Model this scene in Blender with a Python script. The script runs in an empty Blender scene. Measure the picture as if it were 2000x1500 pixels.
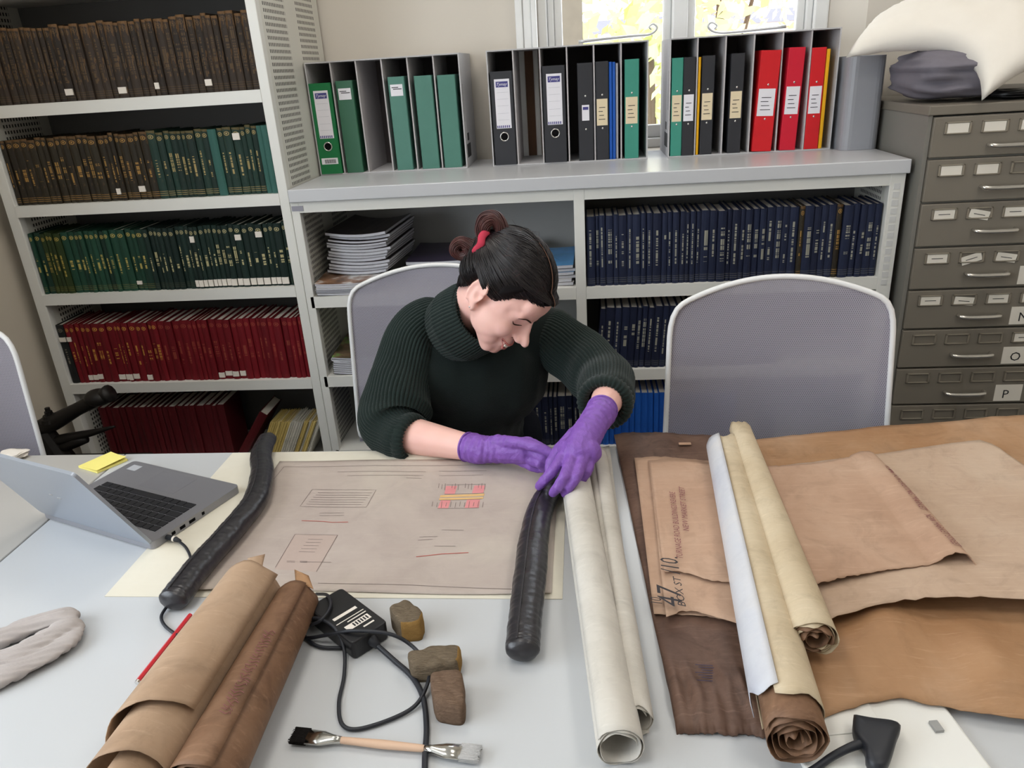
import bpy, bmesh, math, random
from mathutils import Vector, Matrix, noise as mnoise
from mathutils.bvhtree import BVHTree
from math import sin, cos, pi, radians, sqrt, exp

scene = bpy.context.scene
COL = scene.collection
RND = random.Random(7)

# ------------------------------------------------------------------ camera
CAM_POS = Vector((0.0, 0.0, 1.49))
FPX = 1470.0
YAW, PITCH, ROLL = radians(-6.16), radians(22.68), radians(-3.68)
_f = Vector((sin(YAW) * cos(PITCH), cos(YAW) * cos(PITCH), -sin(PITCH)))
_r0 = Vector((cos(YAW), -sin(YAW), 0))
_u0 = _r0.cross(_f)
_r = cos(ROLL) * _r0 + sin(ROLL) * _u0
_u = -sin(ROLL) * _r0 + cos(ROLL) * _u0
cam_data = bpy.data.cameras.new('camera')
cam_data.sensor_fit = 'HORIZONTAL'
cam_data.sensor_width = 36.0
cam_data.lens = FPX / 2000.0 * 36.0
cam_data.clip_start = 0.02
cam = bpy.data.objects.new('camera', cam_data)
COL.objects.link(cam)
M = Matrix((( _r.x, _u.x, -_f.x, CAM_POS.x), (_r.y, _u.y, -_f.y, CAM_POS.y), (_r.z, _u.z, -_f.z, CAM_POS.z), (0, 0, 0, 1)))
cam.matrix_world = M
scene.camera = cam

# ------------------------------------------------------------------ world, exposure
scene.view_settings.view_transform = 'Standard'
scene.view_settings.look = 'None'
scene.view_settings.gamma = 1.0
scene.view_settings.exposure = 0.0
scene.view_settings.use_curve_mapping = False
world = bpy.data.worlds.new('overcast_sky')
scene.world = world
world.use_nodes = True
bg = world.node_tree.nodes['Background']
bg.inputs[0].default_value = (0.88, 0.94, 1.0, 1)
bg.inputs[1].default_value = 5.0

def area_light(name, loc, rot, sx, sy, power, color):
    l = bpy.data.lights.new(name, 'AREA')
    l.shape = 'RECTANGLE'; l.size = sx; l.size_y = sy
    l.energy = power; l.color = color
    o = bpy.data.objects.new(name, l)
    o.location = loc; o.rotation_euler = rot
    COL.objects.link(o)
    return o
# daylight entering by the tall windows of the left wall, nearer than the camera's view
area_light('daylight_left', (-1.86, -0.25, 1.75), (0, radians(-90), 0), 1.6, 2.3, 23, (0.76, 0.88, 1.0))
# ------------------------------------------------------------------ helpers
def ray(px, py):
    return (px - 1000.0) / FPX * _r - (py - 750.0) / FPX * _u + _f
def atz(px, py, z):
    d = ray(px, py); return CAM_POS + d * ((z - CAM_POS.z) / d.z)
def aty(px, py, Y):
    d = ray(px, py); return CAM_POS + d * (Y / d.y)

def lin(c):
    return tuple(((v / 12.92) if v <= 0.04045 else ((v + 0.055) / 1.055) ** 2.4) for v in c)
def rgb(r, g, b):
    return lin((r / 255.0, g / 255.0, b / 255.0)) + (1.0,)

class NT:
    """small node-tree builder"""
    def __init__(self, name, rough=0.5, spec=0.5, metal=0.0, base=(0.8, 0.8, 0.8, 1)):
        self.m = bpy.data.materials.new(name); self.m.use_nodes = True
        self.t = self.m.node_tree
        self.b = self.t.nodes['Principled BSDF']
        self.b.inputs['Roughness'].default_value = rough
        self.b.inputs['Metallic'].default_value = metal
        self.b.inputs['Specular IOR Level'].default_value = spec
        self.b.inputs['Base Color'].default_value = base
    def n(self, typ, **kw):
        nd = self.t.nodes.new(typ)
        for k, v in kw.items(): setattr(nd, k, v)
        return nd
    def put(self, sock, v):
        if isinstance(v, bpy.types.NodeSocket): self.t.links.new(v, sock)
        else: sock.default_value = v
    def math(self, op, a, b=0.0, c=0.0):
        nd = self.n('ShaderNodeMath', operation=op)
        self.put(nd.inputs[0], a); self.put(nd.inputs[1], b); self.put(nd.inputs[2], c)
        return nd.outputs[0]
    def mix(self, fac, a, b, mode='MIX'):
        nd = self.n('ShaderNodeMix', data_type='RGBA', blend_type=mode)
        self.put(nd.inputs[0], fac); self.put(nd.inputs[6], a); self.put(nd.inputs[7], b)
        return nd.outputs[2]
    def coords(self, which='Object'):
        return self.n('ShaderNodeTexCoord').outputs[which]
    def mapping(self, vec, scale=(1, 1, 1), loc=(0, 0, 0)):
        nd = self.n('ShaderNodeMapping'); self.put(nd.inputs[0], vec)
        nd.inputs['Scale'].default_value = scale; nd.inputs['Location'].default_value = loc
        return nd.outputs[0]
    def noise(self, vec, scale=5, detail=3, rough=0.5, dist=0.0):
        nd = self.n('ShaderNodeTexNoise'); self.put(nd.inputs['Vector'], vec)
        nd.inputs['Scale'].default_value = scale; nd.inputs['Detail'].default_value = detail
        nd.inputs['Roughness'].default_value = rough; nd.inputs['Distortion'].default_value = dist
        return nd.outputs[0]
    def ramp(self, fac, stops):
        nd = self.n('ShaderNodeValToRGB'); self.put(nd.inputs[0], fac)
        el = nd.color_ramp.elements
        while len(el) > 1: el.remove(el[-1])
        el[0].position, el[0].color = stops[0]
        for p, c in stops[1:]:
            e = el.new(p); e.color = c
        return nd.outputs[0]
    def xyz(self, vec):
        nd = self.n('ShaderNodeSeparateXYZ'); self.put(nd.inputs[0], vec)
        return nd.outputs
    def comb(self, x, y, z=0.0):
        nd = self.n('ShaderNodeCombineXYZ')
        self.put(nd.inputs[0], x); self.put(nd.inputs[1], y); self.put(nd.inputs[2], z)
        return nd.outputs[0]
    def band(self, v, lo, hi):
        return self.math('MULTIPLY', self.math('GREATER_THAN', v, lo), self.math('LESS_THAN', v, hi))
    def color(self, c): self.put(self.b.inputs['Base Color'], c)
    def bump(self, h, strength=0.3, dist=0.002):
        nd = self.n('ShaderNodeBump'); self.put(nd.inputs['Height'], h)
        nd.inputs['Strength'].default_value = strength; nd.inputs['Distance'].default_value = dist
        self.t.links.new(nd.outputs[0], self.b.inputs['Normal'])
    def rnd(self): return self.n('ShaderNodeObjectInfo').outputs['Random']

def plain(name, c, rough=0.5, spec=0.5, metal=0.0, var=0.06, nscale=30, bump=0.0):
    t = NT(name, rough, spec, metal)
    n = t.noise(t.coords(), nscale, 3)
    lo = tuple(max(0, v * (1 - var)) for v in c[:3]) + (1,)
    hi = tuple(min(1, v * (1 + var)) for v in c[:3]) + (1,)
    t.color(t.mix(n, lo, hi))
    if bump: t.bump(n, bump, 0.002)
    return t.m

# ---- geometry: every generator returns (verts, faces)
def g_box(x0, x1, y0, y1, z0, z1):
    v = [(x0, y0, z0), (x1, y0, z0), (x1, y1, z0), (x0, y1, z0), (x0, y0, z1), (x1, y0, z1), (x1, y1, z1), (x0, y1, z1)]
    f = [(0, 3, 2, 1), (4, 5, 6, 7), (0, 1, 5, 4), (1, 2, 6, 5), (2, 3, 7, 6), (3, 0, 4, 7)]
    return v, f
def g_join(*gs):
    V, Fc = [], []
    for v, f in gs:
        o = len(V); V += [tuple(p) for p in v]; Fc += [tuple(i + o for i in q) for q in f]
    return V, Fc
def g_loft(rings, closed=True, caps=True):
    n = len(rings[0]); V = [tuple(p) for r in rings for p in r]; Fc = []
    m = n if closed else n - 1
    for i in range(len(rings) - 1):
        for j in range(m):
            a = i * n + j; b = i * n + (j + 1) % n
            Fc.append((a, b, b + n, a + n))
    if caps and closed:
        Fc.append(tuple(range(n - 1, -1, -1)))
        o = (len(rings) - 1) * n
        Fc.append(tuple(range(o, o + n)))
    return V, Fc
def frames(path):
    """parallel-transport frames along a path of Vectors"""
    P = [Vector(p) for p in path]; T = []
    for i in range(len(P)):
        a = P[max(0, i - 1)]; b = P[min(len(P) - 1, i + 1)]
        t = (b - a); T.append(t.normalized() if t.length > 1e-9 else Vector((0, 0, 1)))
    up = Vector((0, 0, 1)) if abs(T[0].z) < 0.9 else Vector((0, 1, 0))
    n = (up - T[0] * up.dot(T[0])).normalized(); N = [n]
    for i in range(1, len(P)):
        n = N[-1] - T[i] * N[-1].dot(T[i]); N.append(n.normalized())
    return P, T, N
def smooth_path(pts, sub=6):
    P = [Vector(p) for p in pts]; out = []
    for i in range(len(P) - 1):
        p0 = P[i - 1] if i else P[0] * 2 - P[1]; p1, p2 = P[i], P[i + 1]
        p3 = P[i + 2] if i + 2 < len(P) else P[-1] * 2 - P[-2]
        for k in range(sub):
            t = k / sub
            out.append(0.5 * ((2 * p1) + (p2 - p0) * t + (2 * p0 - 5 * p1 + 4 * p2 - p3) * t * t + (3 * p1 - p0 - 3 * p2 + p3) * t ** 3))
    out.append(P[-1]); return out
def lerp_list(vals, m):
    """resample list of floats to m values"""
    out = []
    for i in range(m):
        t = i / (m - 1) * (len(vals) - 1); k = min(int(t), len(vals) - 2); out.append(vals[k] + (vals[k + 1] - vals[k]) * (t - k))
    return out
def g_tube(path, r, n=8, caps=True, rfun=None, flat=1.0):
    P, T, N = frames(path); rr = r if isinstance(r, (list, tuple)) else [r] * len(P)
    if len(rr) != len(P): rr = lerp_list(list(rr), len(P))
    rings = []
    for i in range(len(P)):
        B = T[i].cross(N[i]); ring = []
        for j in range(n):
            a = 2 * pi * j / n; k = rr[i] * (rfun(i / (len(P) - 1), a) if rfun else 1.0)
            ring.append(P[i] + N[i] * (cos(a) * k * flat) + B * (sin(a) * k))
        rings.append(ring)
    return g_loft(rings, True, caps)
def g_cyl(p0, p1, r0, r1=None, n=16):
    return g_tube([p0, p1], [r0, r0 if r1 is None else r1], n)
def g_ell(c, r, nu=16, nv=10, rot=None):
    c = Vector(c); V, Fc = [], []
    for i in range(nv + 1):
        th = pi * i / nv
        for j in range(nu):
            ph = 2 * pi * j / nu
            p = Vector((r[0] * sin(th) * cos(ph), r[1] * sin(th) * sin(ph), r[2] * cos(th)))
            if rot: p = rot @ p
            V.append(tuple(c + p))
    for i in range(nv):
        for j in range(nu):
            a = i * nu + j; b = i * nu + (j + 1) % nu
            Fc.append((a, a + nu, b + nu, b))
    return V, Fc
def g_capsule(p0, p1, r0, r1, n=14):
    """tapered capsule with round ends"""
    p0, p1 = Vector(p0), Vector(p1); d = (p1 - p0); L = d.length; t = d / L if L > 1e-9 else Vector((0, 0, 1))
    path, rr = [], []
    for k in range(5):
        a = pi / 2 * (1 - k / 4.0); path.append(p0 - t * (r0 * sin(a))); rr.append(max(r0 * cos(a), 1e-4))
    for k in range(5):
        a = pi / 2 * (k / 4.0); path.append(p1 + t * (r1 * sin(a))); rr.append(max(r1 * cos(a), 1e-4))
    return g_tube(path, rr, n)
def g_chain(pts, rs, n=14):
    gs = [g_capsule(pts[i], pts[i + 1], rs[i], rs[i + 1], n) for i in range(len(pts) - 1)]
    return g_join(*gs)
def g_grid(fn, nu, nv):
    V, Fc = [], []
    for i in range(nu + 1):
        for j in range(nv + 1):
            V.append(tuple(fn(i / nu, j / nv)))
    for i in range(nu):
        for j in range(nv):
            a = i * (nv + 1) + j
            Fc.append((a, a + nv + 1, a + nv + 2, a + 1))
    return V, Fc
def g_move(g, M4):
    return [tuple(M4 @ Vector(p)) for p in g[0]], g[1]
def g_torus(c, axis, R, r, n=24, m=8):
    c = Vector(c); ax = Vector(axis).normalized()
    a = ax.orthogonal().normalized(); b = ax.cross(a); rings = []
    for i in range(n):
        t = 2 * pi * i / n; d = a * cos(t) + b * sin(t)
        rings.append([c + d * (R + r * cos(2 * pi * j / m)) + ax * (r * sin(2 * pi * j / m)) for j in range(m)])
    V = [tuple(p) for q in rings for p in q]; Fc = []
    for i in range(n):
        for j in range(m):
            k = (i + 1) % n; l = (j + 1) % m
            Fc.append((i * m + j, k * m + j, k * m + l, i * m + l))
    return V, Fc

def obj(name, g, mat, parent=None, smooth=False, uv=None, bevel=0.0, seg=2, solid=0.0, recalc=False, loc=None):
    me = bpy.data.meshes.new(name)
    me.from_pydata([tuple(p) for p in g[0]], [], g[1])
    if recalc:
        bm = bmesh.new(); bm.from_mesh(me); bmesh.ops.recalc_face_normals(bm, faces=bm.faces); bm.to_mesh(me); bm.free()
    if uv is not None:
        l = me.uv_layers.new(name='UVMap')
        for i, c in enumerate(uv): l.data[i].uv = c
    if mat is not None: me.materials.append(mat)
    if smooth:
        me.polygons.foreach_set('use_smooth', [True] * len(me.polygons))
    me.update()
    o = bpy.data.objects.new(name, me); COL.objects.link(o)
    if parent is not None: o.parent = parent
    if loc is not None: o.location = loc
    if solid:
        s = o.modifiers.new('thickness', 'SOLIDIFY'); s.thickness = solid; s.offset = 1.0
    if bevel:
        b = o.modifiers.new('bevel', 'BEVEL'); b.width = bevel; b.segments = seg; b.limit_method = 'ANGLE'; b.angle_limit = radians(40)
    return o
def empty(name, loc=(0, 0, 0), rz=0.0, parent=None):
    o = bpy.data.objects.new(name, None); COL.objects.link(o)
    o.location = loc; o.rotation_euler = (0, 0, rz); o.empty_display_size = 0.05
    if parent: o.parent = parent
    return o
def tag(o, label, cat, group=None):
    o['label'] = label; o['category'] = cat
    if group: o['group'] = group
    return o
def struct(o, label=None, cat=None):
    o['kind'] = 'structure'
    if label: o['label'] = label
    if cat: o['category'] = cat
    return o
def remesh(o, voxel, smooth_iter=4, factor=0.5):
    """union overlapping closed shapes of one mesh into a single skin"""
    r = o.modifiers.new('r', 'REMESH'); r.mode = 'VOXEL'; r.voxel_size = voxel
    if smooth_iter:
        s = o.modifiers.new('s', 'SMOOTH'); s.iterations = smooth_iter; s.factor = factor
    dg = bpy.context.evaluated_depsgraph_get(); dg.update()
    me = bpy.data.meshes.new_from_object(o.evaluated_get(dg))
    o.modifiers.clear(); old = o.data; o.data = me; bpy.data.meshes.remove(old)
    me.polygons.foreach_set('use_smooth', [True] * len(me.polygons))
    return o
ORD = ['first', 'second', 'third', 'fourth', 'fifth', 'sixth', 'seventh', 'eighth', 'ninth', 'tenth', 'eleventh', 'twelfth']
def nth(i):
    if i < 12: return ORD[i]
    k = i + 1
    s = 'th' if 10 <= k % 100 <= 20 else {1: 'st', 2: 'nd', 3: 'rd'}.get(k % 10, 'th')
    return f'{k}{s}'
def n3(p, s=1.0): return mnoise.noise(Vector(p) * s)
def text_geo(body, size, shear=0.0, spacing=1.0):
    """flat lettering as (verts, faces) in the XY plane, baseline from the origin"""
    cu = bpy.data.curves.new('t', 'FONT'); cu.body = body; cu.size = size; cu.shear = shear; cu.space_character = spacing
    cu.resolution_u = 2
    o = bpy.data.objects.new('t', cu); COL.objects.link(o)
    dg = bpy.context.evaluated_depsgraph_get(); dg.update()
    me = bpy.data.meshes.new_from_object(o.evaluated_get(dg))
    g = ([tuple(v.co) for v in me.vertices], [tuple(p.vertices) for p in me.polygons])
    bpy.data.objects.remove(o); bpy.data.curves.remove(cu); bpy.data.meshes.remove(me)
    return g
# ================================================================== constants of the place
ZD = 0.73            # desk top
YE = 1.447           # far edge of the desk
YS = 2.337           # front plane of the shelving
DEP = 0.57
YW = 2.93            # inner face of the back wall
XL, XR = -1.839, -0.9485           # tall bookcase, clear inside
M0, M1, R0, R1 = -0.902, -0.028, 0.005, 0.894   # low unit bays
ZT = 1.184           # worktop top
YB = 2.655           # front of the file boxes

def obj2(name, parts, parent=None, **kw):
    """one mesh with several materials: parts = [(geometry, material), ...]"""
    o = obj(name, g_join(*[g for g, m in parts]), None, parent, **kw)
    k = 0
    for i, (g, m) in enumerate(parts):
        o.data.materials.append(m)
        for p in o.data.polygons[k:k + len(g[1])]: p.material_index = i
        k += len(g[1])
    return o

# ================================================================== materials
m_wall = plain('wall_paint', rgb(214, 207, 196), 0.85, 0.2, var=0.02, nscale=6)
m_wall_l = plain('wall_paint_warm', rgb(206, 196, 180), 0.85, 0.2, var=0.02, nscale=6)
m_ceil = plain('ceiling_paint', rgb(235, 233, 228), 0.9, 0.2, var=0.01)
m_floor = plain('carpet', rgb(92, 92, 96), 0.95, 0.1, var=0.2, nscale=250)
m_trim = plain('painted_wood', rgb(232, 233, 232), 0.35, 0.5, var=0.015)
m_ledge = plain('grey_ledge_paint', rgb(168, 168, 166), 0.5, 0.4, var=0.03)
m_steel = plain('white_shelf_enamel', rgb(222, 221, 215), 0.4, 0.5, var=0.02, nscale=8)
m_steel_in = plain('grey_shelf_back', rgb(96, 94, 92), 0.6, 0.3, var=0.05, nscale=6)  # shelf enamel darkened: shade behind the packed books put into the colour
m_steel_in2 = plain('pale_grey_shelf_back', rgb(188, 188, 187), 0.6, 0.3, var=0.03, nscale=6)
m_top = plain('grey_worktop_laminate', rgb(196, 197, 200), 0.28, 0.5, var=0.02, nscale=5)

def perforated():
    t = NT('perforated_enamel', 0.45, 0.5)
    s = t.xyz(t.coords())
    yy = t.math('SUBTRACT', s[1], YS)
    fy = t.math('SUBTRACT', t.math('FRACT', t.math('DIVIDE', yy, 0.0135)), 0.5)
    fz = t.math('SUBTRACT', t.math('FRACT', t.math('DIVIDE', s[2], 0.0185)), 0.5)
    dy = t.math('ABSOLUTE', fy); dz = t.math('ABSOLUTE', fz)
    hole = t.math('MULTIPLY', t.math('LESS_THAN', dy, 0.26), t.math('LESS_THAN', dz, 0.27))
    b = t.math('MAXIMUM', t.band(yy, 0.055, 0.235), t.band(yy, 0.335, 0.515))
    hole = t.math('MULTIPLY', hole, b)
    t.color(t.mix(hole, rgb(214, 212, 203), rgb(52, 50, 46)))
    t.bump(t.math('SUBTRACT', 1.0, hole), 0.5, 0.001)
    return t.m
m_perf = perforated()

def book_mat(name, c0, c1, gold, emblem=1.0, title=1.0, bands=1.0, wear=0.0, wearc=(0.2, 0.13, 0.08, 1), lo=0.28, hi=0.7):
    t = NT(name, 0.62, 0.3)
    uv = t.n('ShaderNodeUVMap').outputs[0]
    s = t.xyz(uv); u, v = s[0], s[1]; r = t.rnd()
    on = t.band(v, 0.0, 1.0)
    base = t.mix(r, c0, c1)
    nz = t.noise(t.mapping(t.coords(), (60, 60, 14)), 1.0, 4, 0.6)
    base = t.mix(t.math('MULTIPLY', nz, 0.35), base, tuple(x * 0.45 for x in c0[:3]) + (1,))
    if wear:
        w2 = t.noise(t.mapping(t.coords(), (45, 45, 9)), 1.3, 5, 0.65)
        w2 = t.math('MULTIPLY', t.math('GREATER_THAN', w2, 0.56), wear)
        top = t.math('MULTIPLY', t.math('GREATER_THAN', t.math('ADD', v, t.math('MULTIPLY', nz, 0.08)), 1.005), 1.0)
        base = t.mix(t.math('MAXIMUM', w2, top), base, wearc)
    # gold print
    r2 = t.math('FRACT', t.math('MULTIPLY', r, 17.31)); r3 = t.math('FRACT', t.math('MULTIPLY', r, 91.7))
    wn = t.n('ShaderNodeTexWhiteNoise', noise_dimensions='2D')
    t.put(wn.inputs['Vector'], t.comb(t.math('FLOOR', t.math('MULTIPLY', v, 85.0)), t.math('MULTIPLY', r, 517.0)))
    letter = t.math('GREATER_THAN', wn.outputs['Value'], 0.3)
    wn2 = t.n('ShaderNodeTexWhiteNoise', noise_dimensions='2D')
    t.put(wn2.inputs['Vector'], t.comb(t.math('FLOOR', t.math('MULTIPLY', v, 11.0)), t.math('MULTIPLY', r, 77.0)))
    word = t.math('GREATER_THAN', wn2.outputs['Value'], 0.12)
    du = t.math('ABSOLUTE', t.math('SUBTRACT', u, t.math('ADD', 0.42, t.math('MULTIPLY', r2, 0.12))))
    line1 = t.math('LESS_THAN', du, 0.12)
    du2 = t.math('ABSOLUTE', t.math('SUBTRACT', u, 0.72))
    line2 = t.math('MULTIPLY', t.math('LESS_THAN', du2, 0.07), t.math('GREATER_THAN', r3, 0.55))
    ln = t.math('MAXIMUM', line1, line2)
    reg = t.math('MULTIPLY', t.math('GREATER_THAN', v, t.math('ADD', lo, t.math('MULTIPLY', r3, 0.12))), t.math('LESS_THAN', v, t.math('SUBTRACT', hi, t.math('MULTIPLY', r2, 0.16))))
    g = t.math('MULTIPLY', t.math('MULTIPLY', t.math('MULTIPLY', letter, word), ln), t.math('MULTIPLY', reg, title))
    # emblem ring
    ex = t.math('MULTIPLY', t.math('SUBTRACT', u, 0.5), 0.095); ey = t.math('SUBTRACT', v, 0.91)
    d = t.math('SQRT', t.math('ADD', t.math('MULTIPLY', ex, ex), t.math('MULTIPLY', ey, ey)))
    ring = t.math('MAXIMUM', t.band(d, 0.022, 0.031), t.math('LESS_THAN', d, 0.012))
    g = t.math('MAXIMUM', g, t.math('MULTIPLY', ring, emblem))
    bd = t.math('MAXIMUM', t.band(v, 0.045, 0.053), t.math('MAXIMUM', t.band(v, 0.075, 0.083), t.band(v, 0.105, 0.112)))
    g = t.math('MAXIMUM', g, t.math('MULTIPLY', bd, bands))
    fade = t.math('ADD', 0.55, t.math('MULTIPLY', nz, 0.6))
    g = t.math('MULTIPLY', t.math('MULTIPLY', g, on), t.math('MINIMUM', fade, 1.0))
    t.color(t.mix(g, base, gold))
    t.bump(t.noise(t.coords(), 900, 2), 0.15, 0.0006)
    return t.m
GOLD = rgb(196, 158, 92); GOLD_D = rgb(140, 108, 62); SILV = rgb(170, 168, 150)
m_bk = {
 'brown': book_mat('worn_brown_cloth', rgb(42, 35, 30), rgb(62, 51, 42), rgb(116, 90, 56), 0.4, 0.42, 0.4, 0.7, rgb(104, 76, 46), 0.2, 0.85),
 'brown2': book_mat('dark_brown_cloth', rgb(40, 34, 26), rgb(50, 44, 32), rgb(176, 134, 70), 0.9, 0.9, 0.8, 0.45, rgb(92, 68, 40)),
 'teal': book_mat('dark_teal_cloth', rgb(24, 40, 36), rgb(36, 62, 54), rgb(184, 160, 104), 0.9, 0.9, 0.8, 0.15, rgb(90, 80, 50)),
 'tealp': book_mat('plain_teal_cloth', rgb(52, 96, 88), rgb(60, 104, 96), rgb(160, 140, 90), 0.0, 0.0, 0.0),
 'green': book_mat('bottle_green_cloth', rgb(16, 42, 34), rgb(34, 76, 58), rgb(200, 178, 96), 0.95, 0.9, 0.3),
 'olive': book_mat('olive_green_cloth', rgb(36, 52, 22), rgb(44, 60, 26), rgb(190, 164, 80), 0.95, 0.9, 0.3),
 'dgreen': book_mat('blackish_green_cloth', rgb(16, 34, 30), rgb(24, 46, 40), rgb(196, 184, 136), 0.9, 1.0, 0.1),
 'red': book_mat('crimson_cloth', rgb(104, 14, 24), rgb(124, 18, 30), rgb(214, 160, 70), 0.9, 0.8, 0.0),
 'redf': book_mat('faded_print_crimson_cloth', rgb(104, 10, 22), rgb(122, 16, 28), rgb(170, 90, 66), 0.6, 0.5, 0.0),
 'maroon': book_mat('plain_maroon_cloth', rgb(84, 14, 22), rgb(96, 18, 26), rgb(150, 90, 60), 0.0, 0.0, 0.0),
 'navy': book_mat('navy_cloth', rgb(22, 28, 52), rgb(32, 40, 66), SILV, 0.0, 0.85, 0.25, lo=0.22, hi=0.84),
 'blue': book_mat('bright_blue_cloth', rgb(22, 82, 176), rgb(32, 96, 190), rgb(20, 60, 130), 0.0, 0.25, 0.6),
 'cream': book_mat('cream_paper_cover', rgb(206, 180, 108), rgb(222, 198, 126), rgb(120, 100, 60), 0.0, 0.5, 0.0),
 'white': book_mat('white_paper_cover', rgb(206, 200, 188), rgb(216, 210, 196), rgb(90, 90, 90), 0.0, 0.6, 0.0),
 'black': book_mat('black_cloth', rgb(22, 24, 24), rgb(28, 30, 30), rgb(170, 160, 140), 0.4, 0.5, 0.0),
}
m_pages = plain('page_edges', rgb(226, 218, 206), 0.9, 0.1, var=0.08, nscale=300)
m_pages_old = plain('browned_page_edges', rgb(150, 122, 88), 0.9, 0.1, var=0.15, nscale=200)
m_label = plain('white_sticker', rgb(226, 218, 208), 0.7, 0.2, var=0.03)

# ================================================================== the room
fl = struct(obj('floor', g_box(-1.95, 2.6, -2.2, YW, -0.05, 0), m_floor))
struct(obj('ceiling', g_box(-1.95, 2.6, -2.2, YW, 2.9, 2.95), m_ceil))
# left wall, with a tall window opening nearer than the camera
wl = obj('wall_left', g_join(g_box(-2.2, -1.93, 0.92, YW + 0.27, 0, 2.9), g_box(-2.2, -1.93, -2.2, -1.42, 0, 2.9),
                             g_box(-2.2, -1.93, -1.42, 0.92, 0, 0.93), g_box(-2.2, -1.93, -1.42, 0.92, 2.57, 2.9)), m_wall_l)
struct(wl)
struct(obj('trim_1', g_box(-1.93, -1.90, 0.95, 2.33, 1.12, 1.165), m_ledge, bevel=0.004))
struct(obj('wall_right', g_box(2.6, 2.7, -2.2, YW + 0.27, 0, 2.9), m_wall))
struct(obj('wall_front', g_box(-1.95, 2.6, -2.3, -2.2, 0, 2.9), m_wall))
WX0, WX1, WZ0, WZ1 = -0.15, 0.974, 1.18, 2.45
def prism(poly, z0, z1):
    n = len(poly)
    V = [(x, y, z0) for x, y in poly] + [(x, y, z1) for x, y in poly]
    Fc = [tuple(range(n - 1, -1, -1)), tuple(range(n, 2 * n))] + [(i, (i + 1) % n, n + (i + 1) % n, n + i) for i in range(n)]
    return V, Fc
YO = YW + 0.27
wb = obj('wall_back', g_join(g_box(-1.93, WX0, YW, YO, 0, 2.9), prism([(WX1, YW), (2.6, YW), (2.6, YO), (0.88, YO), (0.88, 3.05)], 0, 2.9),
                             prism([(WX0, YW), (WX1, YW), (0.88, 3.05), (0.88, YO), (WX0, YO)], 0, WZ0),
                             prism([(WX0, YW), (WX1, YW), (0.88, 3.05), (0.88, YO), (WX0, YO)], WZ1, 2.9)), m_wall)
struct(wb)
struct(obj('trim_2', g_join(g_box(WX0 - 0.07, WX0 - 0.045, YW - 0.028, YW, WZ0 - 0.1, 2.55), g_box(WX0 - 0.045, WX0 - 0.015, YW - 0.018, YW, WZ0 - 0.1, 2.55),
                             g_box(WX0 - 0.015, WX0 + 0.004, YW - 0.024, YW, WZ0 - 0.1, 2.55)), m_trim, bevel=0.004))
# back window: two casements in a moulded frame
m_glass = NT('window_glass', 0.0, 0.5)
_t = m_glass; _tr = _t.n('ShaderNodeBsdfTransparent'); _gl = _t.n('ShaderNodeBsdfGlossy'); _gl.inputs['Roughness'].default_value = 0.0
_mx = _t.n('ShaderNodeMixShader'); _mx.inputs[0].default_value = 0.05
_t.t.links.new(_tr.outputs[0], _mx.inputs[1]); _t.t.links.new(_gl.outputs[0], _mx.inputs[2])
_t.t.links.new(_mx.outputs[0], _t.t.nodes['Material Output'].inputs[0]); m_glass = _t.m
win = empty('window_1', (0, 0, 0)); win['kind'] = 'structure'
FY0, FY1 = 3.04, 3.10
obj('window_frame', g_join(g_box(WX0, -0.115, FY0, FY1, WZ0, WZ1), g_box(-0.115, -0.09, FY0 + 0.02, FY1, WZ0, WZ1), g_box(0.335, 0.39, FY0, FY1, WZ0, WZ1),
                           g_box(0.805, 0.83, FY0 + 0.02, FY1, WZ0, WZ1), g_box(0.83, 0.88, FY0, FY1, WZ0, WZ1), g_box(WX0, 0.88, FY0, FY1, WZ0, 1.215), g_box(WX0, 0.88, FY0, FY1, 2.4, WZ1)), m_trim, win, bevel=0.006)
for x0, x1 in ((-0.09, 0.335), (0.39, 0.805)):
    s = obj('casement', g_join(g_box(x0, x0 + 0.03, FY0 + 0.03, FY1 - 0.005, 1.215, 2.4), g_box(x1 - 0.03, x1, FY0 + 0.03, FY1 - 0.005, 1.215, 2.4),
                               g_box(x0, x1, FY0 + 0.03, FY1 - 0.005, 1.215, 1.262), g_box(x0, x1, FY0 + 0.03, FY1 - 0.005, 2.36, 2.4)), m_trim, win, bevel=0.006)
    obj('pane', g_box(x0 + 0.03, x1 - 0.03, 3.082, 3.086, 1.262, 2.36), m_glass, s)
m_stay = plain('pale_metal', rgb(205, 206, 208), 0.35, 0.6, 0.6, var=0.03)
for pts in ([(1130, 82), (1180, 76), (1240, 70), (1270, 67), (1283, 55), (1276, 47), (1268, 52), (1272, 58)], [(1535, 52), (1480, 58), (1420, 64), (1394, 62), (1383, 52), (1390, 44), (1400, 50), (1395, 57)]):
    P = smooth_path([aty(x, y, 3.005) for x, y in pts], 4)
    obj('casement_stay', g_tube(P, [0.006, 0.005, 0.004, 0.004, 0.003, 0.003], 8), m_stay, win, smooth=True)
struct(obj('window_2', g_join(g_box(-2.1, -2.04, -1.42, 0.92, 0.93, 1.0), g_box(-2.1, -2.04, -1.42, 0.92, 2.5, 2.57), g_box(-2.1, -2.04, -1.42, -1.35, 0.93, 2.57),
                              g_box(-2.1, -2.04, 0.85, 0.92, 0.93, 2.57), g_box(-2.1, -2.04, -0.29, -0.21, 0.93, 2.57)), m_trim))
po = area_light('window_portal', (0.365, 3.17, 1.82), (radians(-90), 0, 0), 1.03, 1.26, 1, (1, 1, 1)); po.data.cycles.is_portal = True
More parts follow.
